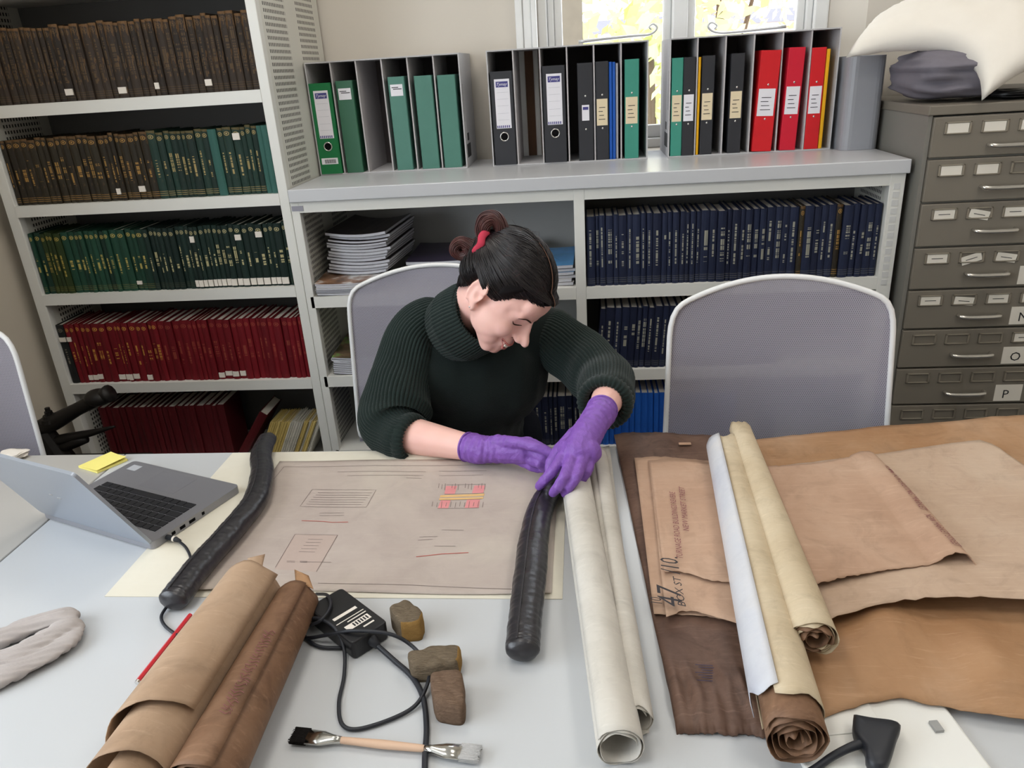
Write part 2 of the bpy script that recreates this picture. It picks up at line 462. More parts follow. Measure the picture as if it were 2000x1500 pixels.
# ceiling lamps
m_emit = NT('lamp_diffuser'); m_emit.b.inputs['Emission Color'].default_value = (1.0, 0.95, 0.87, 1); m_emit.b.inputs['Emission Strength'].default_value = 3.0; m_emit = m_emit.m
def ceiling_lamp(x, y, which):
    e = tag(empty('ceiling_light', (x, y, 2.9)), f'white ceiling light panel {which}', 'light', 'ceiling lights')
    obj('frame', g_join(g_box(-.31, .31, -.31, -.29, -.03, 0), g_box(-.31, .31, .29, .31, -.03, 0), g_box(-.31, -.29, -.29, .29, -.03, 0), g_box(.29, .31, -.29, .29, -.03, 0)), m_trim, e)
    obj('diffuser', g_box(-.29, .29, -.29, .29, -.012, 0), m_emit, e)
    l = area_light('lamp', (x, y, 2.86), (0, 0, 0), 0.56, 0.56, LAMP_W, (1.0, 0.94, 0.86))
LAMP_W = 6.2
for x, y, w in ((-0.7, 0.2, 'nearest the left wall'), (1.2, 0.2, 'nearest the right wall'), (-0.7, 1.75, 'above the seated person'), (1.2, 1.75, 'before the drawer cabinet')):
    ceiling_lamp(x, y, w)

# outside the window
m_bark = plain('bark', rgb(92, 78, 64), 0.9, 0.1, var=0.2)
def leaf_mat(n, a, b):  # leaf colours passed in are pre-paled, overexposure and glass haze put into them
    t = NT(n, 0.7, 0.2); t.color(t.mix(t.noise(t.coords(), 9, 2), a, b)); return t.m
def tree(x, y, h, rad, mat, label, seed):
    e = tag(empty('tree', (x, y, -3)), label, 'tree', 'autumn trees outside')
    r = random.Random(seed); V, Fc = [], []
    for i in range(900):
        d = Vector((r.gauss(0, 1), r.gauss(0, 1), r.gauss(0, 1))).normalized() * rad * (r.random() ** 0.4)
        d.z *= 1.2; c = Vector((0, 0, h)) + d; a = Vector((r.uniform(-1, 1), r.uniform(-1, 1), r.uniform(-1, 1))).normalized(); b = a.orthogonal().normalized()
        s = r.uniform(0.06, 0.13); k = len(V)
        V += [tuple(c - a * s), tuple(c + b * s * .6), tuple(c + a * s), tuple(c - b * s * .6)]; Fc.append((k, k + 1, k + 2, k + 3))
    o = obj('crown', (V, Fc), mat, e); o['kind'] = 'stuff'
    obj('trunk', g_join(g_tube([(0, 0, 0), (0.05, 0, h * 0.5), (0, 0, h)], [0.16, 0.12, 0.05], 8), g_tube([(0, 0, h * .6), (rad * .4, 0, h)], [0.06, 0.02], 6), g_tube([(0, 0, h * .6), (-rad * .4, .2, h)], [0.06, 0.02], 6)), m_bark, e)
tree(0.75, 9.0, 4.6, 1.25, leaf_mat('yellow_leaves', rgb(206, 204, 132), rgb(176, 184, 130)), 'yellow-green tree outside the left casement', 3)
tree(1.9, 11.5, 5.6, 1.3, leaf_mat('orange_leaves', rgb(214, 176, 140), rgb(200, 178, 140)), 'orange autumn tree outside beside the yellow one', 4)
tree(4.2, 13.0, 6.6, 1.6, leaf_mat('russet_leaves', rgb(214, 178, 166), rgb(214, 190, 170)), 'pale russet tree outside the right casement', 5)
m_brick = plain('pink_brick', rgb(214, 176, 162), 0.9, 0.1, var=0.12, nscale=12)
bld = tag(empty('far_building', (3.0, 22, -3)), 'pale pinkish brick building far outside the window', 'building')
obj('wall', g_box(-8, 9, 0, 5, 0, 5.2), m_brick, bld)
obj('roof', prism([(-8.3, -.3), (9.3, -.3), (9.3, 5.3), (-8.3, 5.3)], 5.2, 5.5), plain('slate', rgb(120, 118, 124), 0.8), bld)
m_dkglass = plain('dark_pane', rgb(70, 80, 92), 0.1, 0.8)
for i in range(9): obj('window', g_box(-7 + i * 1.7, -6.1 + i * 1.7, -0.05, 0.02, 3.2, 4.5), m_dkglass, bld)
m_stone = plain('outer_stone', rgb(196, 186, 170), 0.9, 0.1, var=0.15, nscale=25)
struct(obj('trim_3', g_box(-0.10, 0.015, 3.20, 3.42, 1.0, 2.6), m_stone))

# ================================================================== tall bookcase
tb = tag(empty('tall_bookcase', (0, 0, 0)), 'tall white steel bookcase with perforated sides on the left', 'bookcase')
TSH = [1.80, 1.478, 1.173, 0.874, 0.544, 0.215]
ZTOP = 2.14
obj('side_panel', g_box(XL - 0.030, XL, YS + 0.03, YS + DEP, 0, ZTOP), m_perf, tb)
obj('side_panel', g_box(XR, XR + 0.028, YS + 0.03, YS + DEP, 0, ZTOP), m_perf, tb)
obj('front_post', g_box(XL - 0.036, XL + 0.001, YS, YS + 0.03, 0, ZTOP), m_steel, tb, bevel=0.002)
obj('front_post', g_box(XR - 0.001, XR + 0.030, YS, YS + 0.03, 0, ZTOP), m_steel, tb, bevel=0.002)
obj('back_panel', g_box(XL, XR, YS + 0.285, YS + 0.292, 0.1, ZTOP), m_steel_in, tb)
for z in TSH + [ZTOP]:
    obj('shelf', g_join(g_box(XL, XR, YS + 0.002, YS + 0.285, z - 0.03, z), g_box(XL, XR, YS - 0.002, YS + 0.002, z - 0.036, z)), m_steel, tb)
obj('plinth', g_box(XL, XR, YS + 0.02, YS + 0.04, 0, 0.18), m_steel, tb)

# ================================================================== low shelving unit and its worktop
lu = tag(empty('low_shelving_unit', (0, 0, 0)), 'low white two-bay shelving unit under the grey worktop', 'shelving')
LEND = R1 + 0.043
ZU = ZT - 0.04
obj('side_panel', g_box(M0 - 0.015, M0, YS + 0.03, YS + DEP, 0, ZU), m_perf, lu)
obj('side_panel', g_box(R1, R1 + 0.03, YS + 0.03, YS + DEP, 0, ZU), m_perf, lu)
obj('front_post', g_box(M0 - 0.0155, M0 + 0.012, YS, YS + 0.03, 0, ZU), m_steel, lu, bevel=0.002)
obj('front_post', g_box(R1, LEND, YS, YS + 0.03, 0, ZU), m_steel, lu, bevel=0.002)
obj('front_post', g_box(M1, R0, YS, YS + 0.03, 0, ZU), m_steel, lu, bevel=0.002)
obj('divider_panel', g_box(M1 + 0.008, R0 - 0.008, YS + 0.03, YS + DEP, 0, ZU), m_perf, lu)
obj('top_rail', g_box(M0, M1, YS + 0.001, YS + 0.02, ZU - 0.034, ZU - 0.001), m_steel, lu)
obj('top_rail', g_box(R0, R1, YS + 0.001, YS + 0.02, ZU - 0.034, ZU - 0.001), m_steel, lu)
obj('back_panel', g_box(M0, M1 + 0.008, YS + 0.545, YS + 0.552, 0.05, ZU), m_steel_in2, lu)
obj('back_panel', g_box(R0 - 0.008, R1, YS + 0.285, YS + 0.292, 0.05, ZU), m_steel_in, lu)
ZA, ZB2, ZC = 0.835, 0.55, 0.265
for z in (ZA, ZB2, ZC):
    obj('shelf', g_join(g_box(M0, M1, YS + 0.004, YS + 0.54, z - 0.03, z), g_box(M0, M1, YS, YS + 0.004, z - 0.038, z)), m_steel, lu)
    obj('shelf', g_join(g_box(R0, R1, YS + 0.004, YS + 0.285, z - 0.03, z), g_box(R0, R1, YS, YS + 0.004, z - 0.038, z)), m_steel, lu)
m_plate = plain('grey_print_plate', rgb(150, 148, 158), 0.5)
obj('name_plate', g_box(M0 - 0.012, M0 + 0.025, YS - 0.001, YS + 0.001, ZU - 0.028, ZU - 0.012), m_plate, lu)
wt = obj('worktop', g_box(M0 - 0.013, LEND + 0.006, YS - 0.012, YS + DEP, ZT - 0.04, ZT), m_top, bevel=0.003)
tag(wt, 'pale grey laminate worktop carrying the three file boxes', 'worktop')
# raised pattern strip on the right end post
m_strip = plain('pressed_strip', rgb(206, 206, 204), 0.5)
for k in range(13):
    obj('pressed_mark', g_box(R1 + 0.012, R1 + 0.030, YS - 0.0015, YS + 0.001, ZU - 0.045 - k * 0.024, ZU - 0.028 - k * 0.024), m_strip, lu)

# ================================================================== books
def book(w, h, d, mat, pages, name='bound_volume'):
    t = 0.0022; k = 0.35 * min(w, 0.02)
    prof = [(-w / 2, d), (-w / 2, k * .5), (-w * .3, 0.0006), (0, -0.0008), (w * .3, 0.0006), (w / 2, k * .5), (w / 2, d), (w / 2 - t, d), (w / 2 - t, t + k * .5), (-w / 2 + t, t + k * .5), (-w / 2 + t, d)]
    n = len(prof)
    V = [(x, y, 0) for x, y in prof] + [(x, y, h) for x, y in prof]
    Fc, UV = [], []
    for i in range(n):
        j = (i + 1) % n; Fc.append((i, j, n + j, n + i))
        if 1 <= i <= 4: UV += [((prof[i][0] + w / 2) / w, 0), ((prof[j][0] + w / 2) / w, 0), ((prof[j][0] + w / 2) / w, 1), ((prof[i][0] + w / 2) / w, 1)]
        else: UV += [(-1, -1)] * 4
    Fc.append(tuple(range(n - 1, -1, -1))); UV += [(-1, -1)] * n
    Fc.append(tuple(range(n, 2 * n))); UV += [(-1, -1)] * n
    o = obj(name, (V, Fc), mat, uv=UV)
    obj('page_block', g_box(-w / 2 + t, w / 2 - t, t + k * .5, d - 0.004, 0.004, h - 0.004), pages, o)
    return o
def book_row(x0, x1, z, n, h, cols, where, group, labels=(), dep=0.16, lean=0.0, hv=0.006, wv=0.35, pages=None, y0=0.014, names='bound_volume'):
    """cols(i, n) -> material key; labels: {index: height fraction}"""
    ws = [1 + RND.uniform(-wv, wv) for _ in range(n)]
    tot = (x1 - x0) * cos(lean) - (h * sin(abs(lean)) * 0.3 if lean else 0)
    s = tot / sum(ws); x = x0
    for i in range(n):
        w = ws[i] * s; hh = h + RND.uniform(-hv, hv * .6); key, dsc = cols(i, n)
        o = book(w - 0.0009, hh, dep + RND.uniform(-.012, .008), m_bk[key], pages or m_pages, names)
        o.location = (x + w / 2 / cos(lean), YS + y0 + RND.uniform(-.003, .005), z + (w / 2 * sin(abs(lean))) + 0.0005)
        o.rotation_euler = (0, lean, 0)
        if not lean: o.rotation_euler = (0, RND.uniform(-.006, .006), 0)
        tag(o, f'{dsc}, {nth(i)} from left {where}', 'book', group)
        for (li, fr, hl) in labels:
            if li == i: obj('spine_label', g_box(-min(w, .03) * .42, min(w, .03) * .42, -0.0022, 0.002, hh * fr, hh * fr + hl), m_label, o)
        x += w / cos(lean)
book_row(XL + .003, XR - .003, TSH[1], 40, 0.212, lambda i, n: ('brown', 'worn brown-black bound volume'), 'on topmost visible row of tall bookcase', 'worn volumes on the top shelf',
         [(13, .08, .018), (20, .06, .018), (25, .09, .018), (32, .09, .018)], pages=m_pages_old, hv=0.007)
book_row(XL + .003, XR - .003, TSH[2], 40, 0.205, lambda i, n: ('brown2', 'dark brown gilt volume') if i < 22 else (('tealp', 'plain teal volume') if i in (31, 38, 39) else ('teal', 'dark teal gilt volume')),
         'on second shelf of tall bookcase', 'gilt volumes on the second shelf', [(15, .1, .018), (19, .12, .018), (34, .82, .02)], pages=m_pages_old)
book_row(XL + .003, XR - .003, TSH[3], 46, 0.206, lambda i, n: ('olive', 'olive green gilt volume') if 2 <= i <= 5 else (('green', 'bottle green gilt volume') if i < 20 else ('dgreen', 'blackish green gilt volume')),
         'on third shelf of tall bookcase', 'green volumes on the third shelf', [(i, .03, .022) for i in range(28, 45)] + [(17, .1, .012), (29, .76, .02), (38, .76, .018), (41, .8, .018)], hv=0.004)
book_row(XL + .003, XR - .003, TSH[4], 40, 0.218, lambda i, n: ('black', 'black cloth volume') if i == 0 else (('red', 'crimson gilt volume') if i < 17 else ('redf', 'crimson faded-print volume')),
         'on fourth shelf of tall bookcase', 'crimson volumes on the fourth shelf', [(0, .72, .016), (1, .72, .016), (3, .04, .018), (4, .04, .018), (5, .06, .018), (8, .04, .018), (9, .03, .02), (10, .03, .022), (11, .05, .018), (13, .03, .018), (25, .03, .018), (26, .06, .016), (27, .05, .018), (28, .05, .018)], hv=0.003)
book_row(-1.80, -1.315, TSH[5], 19, 0.212, lambda i, n: ('maroon', 'plain maroon volume'), 'on the bottom shelf of tall bookcase', 'maroon volumes on the bottom shelf', dep=0.15, y0=0.05, hv=0.003)
o = book(0.03, 0.20, 0.15, m_bk['maroon'], m_pages); o.location = (-1.285, YS + .05, TSH[5] + 0.013); o.rotation_euler = (0, radians(35), 0)
tag(o, 'maroon volume leaning alone beside the cream booklets', 'book')
book_row(-1.215, -1.000, TSH[5], 22, 0.166, lambda i, n: ('cream', 'thin cream booklet') if i < 9 or i in (15, 16, 18, 19) else ('white', 'thin white booklet'), 'in leaning bottom-shelf pile of tall bookcase',
         'thin leaning booklets on the bottom shelf', dep=0.12, lean=radians(26), y0=0.03, wv=0.2, hv=0.004, names='booklet')
book_row(R0 + .003, R1 - .003, ZA, 42, 0.222, lambda i, n: ('brown2', 'brown-black volume') if i in (31, 36) else ('navy', 'navy blue volume'), 'on upper right-bay shelf beside cabinet', 'navy volumes on the upper shelf', hv=0.003)
book_row(R0 + .03, 0.62, ZB2, 27, 0.208, lambda i, n: ('navy', 'slightly tilted navy volume'), 'on middle right-bay shelf behind chair', 'navy volumes on the middle shelf', lean=radians(4), hv=0.003)
book_row(R0 + .01, 0.50, ZC, 23, 0.192, lambda i, n: ('blue', 'bright blue volume'), 'on bottom right-bay shelf behind chair', 'bright blue volumes on the bottom shelf', hv=0.001, dep=0.13)
book_row(-0.30, M1 - .003, ZC, 12, 0.185, lambda i, n: ('navy', 'navy volume'), 'on bottom left-bay shelf behind the seated person', 'navy volumes behind the person', hv=0.003)

# magazines in the left bay of the low unit
m_mag = {
 'dark': plain('dark_magazine_cover', rgb(52, 44, 44), 0.3, 0.5, var=0.5, nscale=18),
 'white': plain('white_magazine_cover', rgb(216, 214, 214), 0.35, 0.5, var=0.05, nscale=20),
 'brown': None,
 'green': None,
 'blue': plain('blue_magazine_cover', rgb(84, 150, 206), 0.3, 0.5, var=0.5, nscale=14),
 'purple': plain('purple_magazine_cover', rgb(72, 62, 88), 0.3, 0.5, var=0.4, nscale=20)}
def cover_mat(n, a, b, c, sc):
    t = NT(n, 0.3, 0.5); k = t.noise(t.coords(), sc, 3, 0.6)
    t.color(t.ramp(k, [(0.3, a), (0.48, b), (0.62, c)])); return t.m
m_mag['brown'] = cover_mat('brown_photo_cover', rgb(60, 42, 34), rgb(150, 112, 84), rgb(226, 224, 222), 14)
m_mag['green'] = cover_mat('green_photo_cover', rgb(40, 54, 30), rgb(120, 96, 76), rgb(112, 168, 86), 14)
m_paper = plain('magazine_pages', rgb(206, 206, 212), 0.7, 0.2, var=0.08, nscale=200)
def magazine(x, y, z, rz, w, d, th, mat, label, group, sag=0.012):
    """soft magazine: two covers and a page block, its front corners drooping"""
    e = empty('magazine', (x, y, z), rz)
    def sheet(z0, z1, ins):
        def top(u, v, zz): 
            X = (u - .5) * (w - ins); Y = (v - .5) * (d - ins)
            return (X, Y, zz + sag * (abs(u - .5) * 2) ** 2 * (0.6 + .4 * v))
        a = g_grid(lambda u, v: top(u, v, z1), 8, 4); b = g_grid(lambda u, v: top(u, v, z0), 8, 4)
        n = len(a[0]); V = a[0] + b[0]; Fc = list(a[1]) + [tuple(reversed([i + n for i in f])) for f in b[1]]
        rim = [i * 5 for i in range(9)] + [40 + j for j in range(1, 5)] + [i * 5 + 4 for i in range(7, -1, -1)] + [j for j in range(3, 0, -1)]
        for i in range(len(rim)):
            p, q = rim[i], rim[(i + 1) % len(rim)]; Fc.append((p, q, q + n, p + n))
        return V, Fc
    obj('page_block', sheet(0.0006, th - 0.0006, 0.004), m_paper, e, recalc=True)
    obj('front_cover', sheet(th - 0.0006, th, 0), mat, e, recalc=True)
    obj('back_cover', sheet(0, 0.0006, 0), m_mag['dark'], e, recalc=True)
    tag(e, label, 'magazine', group); return e
z = ZA
for i in range(6):   # white pile with a brown photo on top
    magazine(-0.79 + RND.uniform(-.004, .004), YS + 0.14 + RND.uniform(-.004, .004), z, 0.06, 0.20, 0.27, 0.0065, m_mag['brown' if i == 5 else 'white'],
             f'white magazine, {nth(i)} from bottom of front pile under dark magazines' if i < 5 else 'magazine with brown photo cover on the front pile', 'front magazine pile', 0.006); z += 0.0066
zb = ZA + 0.041
for i in range(13):
    magazine(-0.755 + (i % 4) * .004 + i * .001, YS + 0.26 + RND.uniform(-.008, .008), zb, radians(-6) + RND.uniform(-.03, .03), 0.215, 0.29, 0.0105 if i not in (9, 10) else 0.008, m_mag['dark'],
             f'dark magazine, {nth(i)} from bottom of the tall sagging pile', 'tall dark magazine pile', 0.016); zb += 0.0106
zb = ZA
for i in range(5):
    magazine(-0.50 + RND.uniform(-.01, .01), YS + 0.33, zb, RND.uniform(-.03, .03), 0.24, 0.3, 0.012, m_mag['purple' if i == 4 else 'dark'], f'dark magazine, {nth(i)} from bottom of the low middle pile', 'low middle magazine pile', 0.004); zb += 0.0122
for i in range(5):
    magazine(-0.27 + RND.uniform(-.01, .01), YS + 0.33, ZA + i * 0.0122, RND.uniform(-.03, .03), 0.2, 0.28, 0.012, m_mag['brown' if i == 4 else 'dark'], f'magazine, {nth(i)} from bottom of the pile behind the bun', 'pile behind the hair bun', 0.004)
for i in range(6):
    magazine(-0.125 + RND.uniform(-.004, .004), YS + 0.16, ZA + i * 0.0112, RND.uniform(-.04, .04), 0.185, 0.26, 0.011, m_mag['blue' if i in (3, 5) else ('dark' if i == 4 else 'white')], f'magazine, {nth(i)} from bottom of the pale blue pile', 'pale blue magazine pile', 0.003)
z = ZB2
for i in range(8):
    magazine(-0.775 + RND.uniform(-.004, .004), YS + 0.15, z, 0.05, 0.2, 0.27, 0.0075, m_mag['green' if i == 7 else 'white'],
             'magazine with green and brown cover on the lower pile' if i == 7 else f'white magazine, {nth(i)} from bottom of the lower pile', 'lower magazine pile', 0.012); z += 0.0076
# tilted blue box file on the bottom shelf
e = tag(empty('box_file', (-0.83, YS + 0.05, ZC + 0.032)), 'dark blue box file tilted on the bottom shelf', 'box file'); e.rotation_euler = (0, radians(24), 0)
m_bf = plain('dark_blue_board', rgb(28, 38, 74), 0.5, 0.4, var=0.1)
obj('case', g_box(0, 0.075, 0, 0.24, 0, 0.235), m_bf, e, bevel=0.002)
obj('spine_label', g_box(0.012, 0.063, -0.001, 0.001, 0.13, 0.2), plain('dark_label', rgb(60, 70, 96), 0.6), e)
# ================================================================== cardboard file boxes
def card_mat(name, a, b):
    t = NT(name, 0.8, 0.2); n = t.noise(t.coords(), 220, 4, 0.7); n2 = t.noise(t.coords(), 9, 2)
    t.color(t.mix(t.math('MULTIPLY', n, 0.8), a, b)); t.bump(n, 0.2, 0.0008); return t.m
m_card = card_mat('grey_fleck_card', rgb(204, 203, 204), rgb(158, 157, 160))
m_card_in = card_mat('plain_grey_card', rgb(192, 188, 188), rgb(170, 166, 168))
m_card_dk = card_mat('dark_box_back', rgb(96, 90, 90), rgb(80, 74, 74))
m_card_br = card_mat('brown_box_back', rgb(120, 92, 74), rgb(104, 78, 62))
m_ink = plain('black_print', rgb(34, 34, 36), 0.7)
BXD = 0.268
def file_box(x0, x1, label, back):
    z0, z1 = ZT + 0.0005, 1.549; t = 0.004
    e = tag(empty('file_box', ((x0 + x1) / 2, YB, z0)), label, 'file box', 'six-slot cardboard file boxes'); w = (x1 - x0) / 2; h = z1 - z0
    obj('top_panel', g_box(-w, w, 0, BXD, h - t, h), m_card, e)
    obj('bottom_panel', g_box(-w, w, 0, BXD, 0, t), m_card, e)
    for s in (-1, 1):
        x = s * w; sp = obj('side_panel', g_box(min(x, x - s * t), max(x, x - s * t), 0, BXD, t, h - t), m_card, e)
        obj('printed_mark', g_join(g_box(x - .0003, x + .0003, .03, .12, .03, .075), g_box(x - .0003, x + .0003, .055, .095, .085, .11), g_box(x - .0003, x + .0003, .02, .024, .15, .27)), m_ink, sp)
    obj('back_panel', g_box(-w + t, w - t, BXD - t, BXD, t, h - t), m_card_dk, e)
    xs = [-w + i * 2 * w / 6 for i in range(7)]
    for i in range(1, 6):
        obj('divider', g_box(xs[i] - .0022, xs[i] + .0022, 0.002, BXD - t, t, h - t), m_card_in, e)
    if back is not None:
        obj('back_lining', g_box(xs[back] + .003, xs[back + 1] - .003, BXD - .012, BXD - t, t, h - t), m_card_br, e)
    return [((x0 + x1) / 2 + a) for a in xs], z0 + t
B1, zf = file_box(-0.913, -0.392, 'grey six-slot cardboard box holding green files', None)
B2, zf = file_box(-0.303, 0.220, 'grey six-slot cardboard box holding mostly black files', 1)
B3, zf = file_box(0.287, 0.812, 'grey six-slot cardboard box holding red and black files', None)
m_lab = plain('white_file_label', rgb(228, 226, 232), 0.5, var=0.015)
m_labc = plain('cream_file_label', rgb(222, 205, 172), 0.7, var=0.05)
m_labb = plain('indigo_print', rgb(64, 62, 128), 0.5)
m_chrome = plain('chrome', rgb(210, 208, 204), 0.2, 0.6, 1.0, var=0.03)
m_hole = plain('ring_hole_dark', rgb(14, 14, 15), 0.9, 0.1)
def pvc(name, c, b=0.12): return plain(name, c, 0.42, 0.45, var=0.06, nscale=25, bump=b)
PV = {'green': pvc('bright_green_board', rgb(18, 112, 62)), 'dkgreen': pvc('green_pvc', rgb(46, 98, 72), .5), 'sage': pvc('sage_green_pvc', rgb(74, 124, 110), .6), 'black': pvc('black_board', rgb(44, 45, 50)),
      'blue': pvc('blue_folder_plastic', rgb(26, 84, 172)), 'grey': pvc('grey_folder_plastic', rgb(160, 160, 166)), 'teal': pvc('teal_board', rgb(62, 142, 124)), 'red': pvc('red_board', rgb(206, 24, 34)),
      'red2': pvc('crimson_board', rgb(204, 22, 50)), 'yellow': pvc('yellow_folder_card', rgb(232, 172, 20))}
BRAND = text_geo('Tymay', 0.0132, 0.35)
def binder(xc, w, h, col, kind, label, group, y=0.004, tilt=0.0, lab=None, d=0.245, name='file_binder'):
    """spine faces the room; kind: lever / ring / plain / thin"""
    o = empty(name, (xc, YB + y, zf + 0.0005)); o.rotation_euler = (0, tilt, 0)
    if tilt: o.location.z += abs(sin(tilt)) * w / 2
    mat = PV[col]; t = 0.003
    prof = [(-w / 2, d), (-w / 2, .002), (-w / 2 + .002, 0), (w / 2 - .002, 0), (w / 2, .002), (w / 2, d), (w / 2 - t, d), (w / 2 - t, t), (-w / 2 + t, t), (-w / 2 + t, d)]
    obj('cover', prism(prof, 0, h), mat, o)
    if kind != 'thin' and w > .02: obj('page_block', g_box(-w / 2 + t + .002, w / 2 - t - .006, .03, d - .03, .004, h - .02), m_pages, o)
    def front(n, x0, x1, z0, z1, m, p=o, th=.0008): return obj(n, g_box(x0, x1, -th, .0004, z0, z1), m, p)
    if kind == 'lever':
        lb = front('spine_label', -.024, .026, h * .40, h * .92, m_lab)
        k = [(g_box(-.019, .021, -.0012, -.0006, h * .835, h * .895), m_labb)]
        bars = [g_box(-.022 + i * .0065, -.0185 + i * .0065, -.0012, -.0006, h * .405, h * .432) for i in range(7)]
        k.append((g_join(*bars), m_labb))
        rules = [g_box(-.018, .02, -.0011, -.0006, h * q, h * q + .0006) for q in (.78, .71, .64, .56, .49)]
        k.append((g_join(*rules), plain('pale_rule', rgb(170, 170, 178)) if 'pale_rule' not in bpy.data.materials else bpy.data.materials['pale_rule']))
        k.append((g_move(BRAND, Matrix.Translation((-.0185, -.0014, h * .852)) @ Matrix.Rotation(pi / 2, 4, 'X')), m_lab))
        obj2('label_print', k, lb)['kind'] = 'stuff'
        obj('finger_hole', g_cyl((0, -.0006, h * .31), (0, .001, h * .31), .0125, n=20), m_hole, o)
        obj('finger_ring', g_torus((0, -.0008, h * .31), (0, 1, 0), .0135, .0022, 24, 8), m_chrome, o, smooth=True)
    if kind == 'ring':
        for q in (.33, .67): obj('rivet', g_ell((0, -.0005, h * q), (.0035, .002, .0035), 10, 6), m_chrome, o, smooth=True)
        if lab == 'small':
            lb = front('spine_label', -.012, .012, h * .42, h * .58, m_lab); obj('label_print', g_box(-.009, .009, -.0012, -.0006, h * .53, h * .56), m_labb, lb)
        elif lab:
            m = m_labc if lab == 'cream' else m_lab
            lb = front('spine_label', -w * .44, w * .40, h * .36, h * .63, m)
            obj('label_print', g_join(*[g_box(-w * .3 + (i % 2) * .002, w * .22 - (i % 3) * .004, -.0012, -.0006, h * (.42 + .04 * i), h * (.42 + .04 * i) + .002) for i in range(4)]), m_ink, lb)['kind'] = 'stuff'
    if kind == 'plain' and lab:
        lb = front('spine_label', -w * .38, w * .36, h * .80, h * .92, m_lab)
        obj('label_print', g_join(g_box(-w * .3, w * .1, -.0012, -.0006, h * .885, h * .893), g_box(-w * .22, w * .3, -.0012, -.0006, h * .868, h * .876)), m_ink, lb)['kind'] = 'stuff'
    if kind == 'lever' and col == 'green':
        lb = front('barcode_label', -.03, .028, h * .11, h * .18, m_lab)
        obj('label_print', g_join(*[g_box(-.018 + i * .004, -.018 + i * .004 + .0022, -.0012, -.0006, h * .12, h * .165) for i in range(10)]), m_ink, lb)['kind'] = 'stuff'
    tag(o, label, 'binder', group); return o
GB = 'files standing in the cardboard boxes'
def mid(B, i, o=0.0): return (B[i] + B[i + 1]) / 2 + o
binder(mid(B1, 0, -.001), .075, .295, 'green', 'lever', 'bright green lever arch file with white spine label', GB, -.004)
binder(mid(B1, 1, -.004), .058, .298, 'dkgreen', 'plain', 'dark green file with white top label, second slot', GB, -.002, lab=1)
binder(mid(B1, 3, .000), .056, .300, 'sage', 'plain', 'sage green file with white top label, fourth slot', GB, .0, lab=1)
binder(mid(B1, 4, .004), .060, .298, 'sage', 'plain', 'unlabelled sage green file in the fifth slot', GB, .0)
binder(mid(B1, 5, -.005), .060, .296, 'sage', 'plain', 'unlabelled sage green file in the last slot', GB, .0)
binder(mid(B2, 0, .002), .074, .296, 'black', 'lever', 'black lever arch file at the left end of its box', GB, -.004)
binder(mid(B2, 2, -.001), .074, .303, 'black', 'lever', 'black lever arch file beside the empty slot', GB, -.004)
binder(mid(B2, 3, .014), .050, .305, 'black', 'ring', 'black ring binder with a small white label', GB, .0, lab='small')
binder(mid(B2, 4, -.018), .042, .306, 'black', 'ring', 'black ring binder with a blank cream label', GB, .0, lab='cream')
binder(mid(B2, 4, .0095), .0095, .303, 'blue', 'thin', 'thin blue folder touching the cream-labelled binder', GB, .002, name='document_folder')
binder(mid(B2, 4, .0205), .0095, .302, 'blue', 'thin', 'thin blue folder touching the grey folder', GB, .002, name='document_folder')
binder(mid(B2, 4, .0305), .007, .298, 'grey', 'thin', 'thin grey folder right of two blue folders', GB, .004, name='document_folder')
binder(mid(B2, 5, -.009), .046, .307, 'teal', 'ring', 'teal ring binder at the right end of the middle box', GB, .0, lab='cream')
binder(B3[0] + .026, .036, .302, 'teal', 'ring', 'teal ring binder at the left end of its box', GB, .0, lab='cream')
binder(B3[0] + .064, .038, .302, 'black', 'ring', 'black ring binder with torn white label beside teal one', GB, -.002, lab='white')
binder(B3[1] + .0085, .0075, .30, 'yellow', 'thin', 'thin yellow folder between two black binders', GB, .003, name='document_folder')
binder(B3[1] + .036, .040, .303, 'black', 'ring', 'black ring binder right of the thin yellow folder', GB, .0, lab='cream')
binder(B3[2] + .040, .042, .304, 'black', 'ring', 'black ring binder alone in the third slot', GB, .0, lab='cream')
binder(mid(B3, 3, -.002), .062, .306, 'red', 'ring', 'wide red ring binder, leftmost of the three red ones', GB, -.004, tilt=radians(2.2), lab='white')
binder(mid(B3, 4, -.006), .050, .310, 'red2', 'ring', 'crimson ring binder between the other two red ones', GB, -.002, tilt=radians(1.5), lab='white')
binder(mid(B3, 5, -.018), .044, .306, 'red', 'ring', 'red ring binder beside the yellow folder', GB, .0, lab='white')
binder(mid(B3, 5, .0115), .011, .300, 'yellow', 'thin', 'thin yellow folder right of the last red binder', GB, .002, name='document_folder')

# grey plastic box at the worktop's end
m_gbox = plain('grey_plastic', rgb(150, 152, 158), 0.35, 0.5, var=0.03)
def rrect(x0, x1, y0, y1, r, n=5):
    P = []
    for cx, cy, a0 in ((x1 - r, y0 + r, -pi / 2), (x1 - r, y1 - r, 0), (x0 + r, y1 - r, pi / 2), (x0 + r, y0 + r, pi)):
        for k in range(n + 1): a = a0 + pi / 2 * k / n; P.append((cx + r * cos(a), cy + r * sin(a)))
    return P
def tray(x0, x1, y0, y1, z0, z1, r, t):
    """open-topped box with rounded corners"""
    o = rrect(x0, x1, y0, y1, r); i = rrect(x0 + t, x1 - t, y0 + t, y1 - t, max(r - t, .001))
    rings = [[(x, y, z0) for x, y in o], [(x, y, z1) for x, y in o], [(x, y, z1) for x, y in i], [(x, y, z0 + t) for x, y in i]]
    return g_loft(rings)
gb = obj('storage_bin', tray(0.828, 0.945, 2.60, 2.86, ZT + .0005, 1.462, 0.03, 0.003), m_gbox, smooth=False)
tag(gb, 'open grey plastic bin at the right end of the worktop', 'bin')

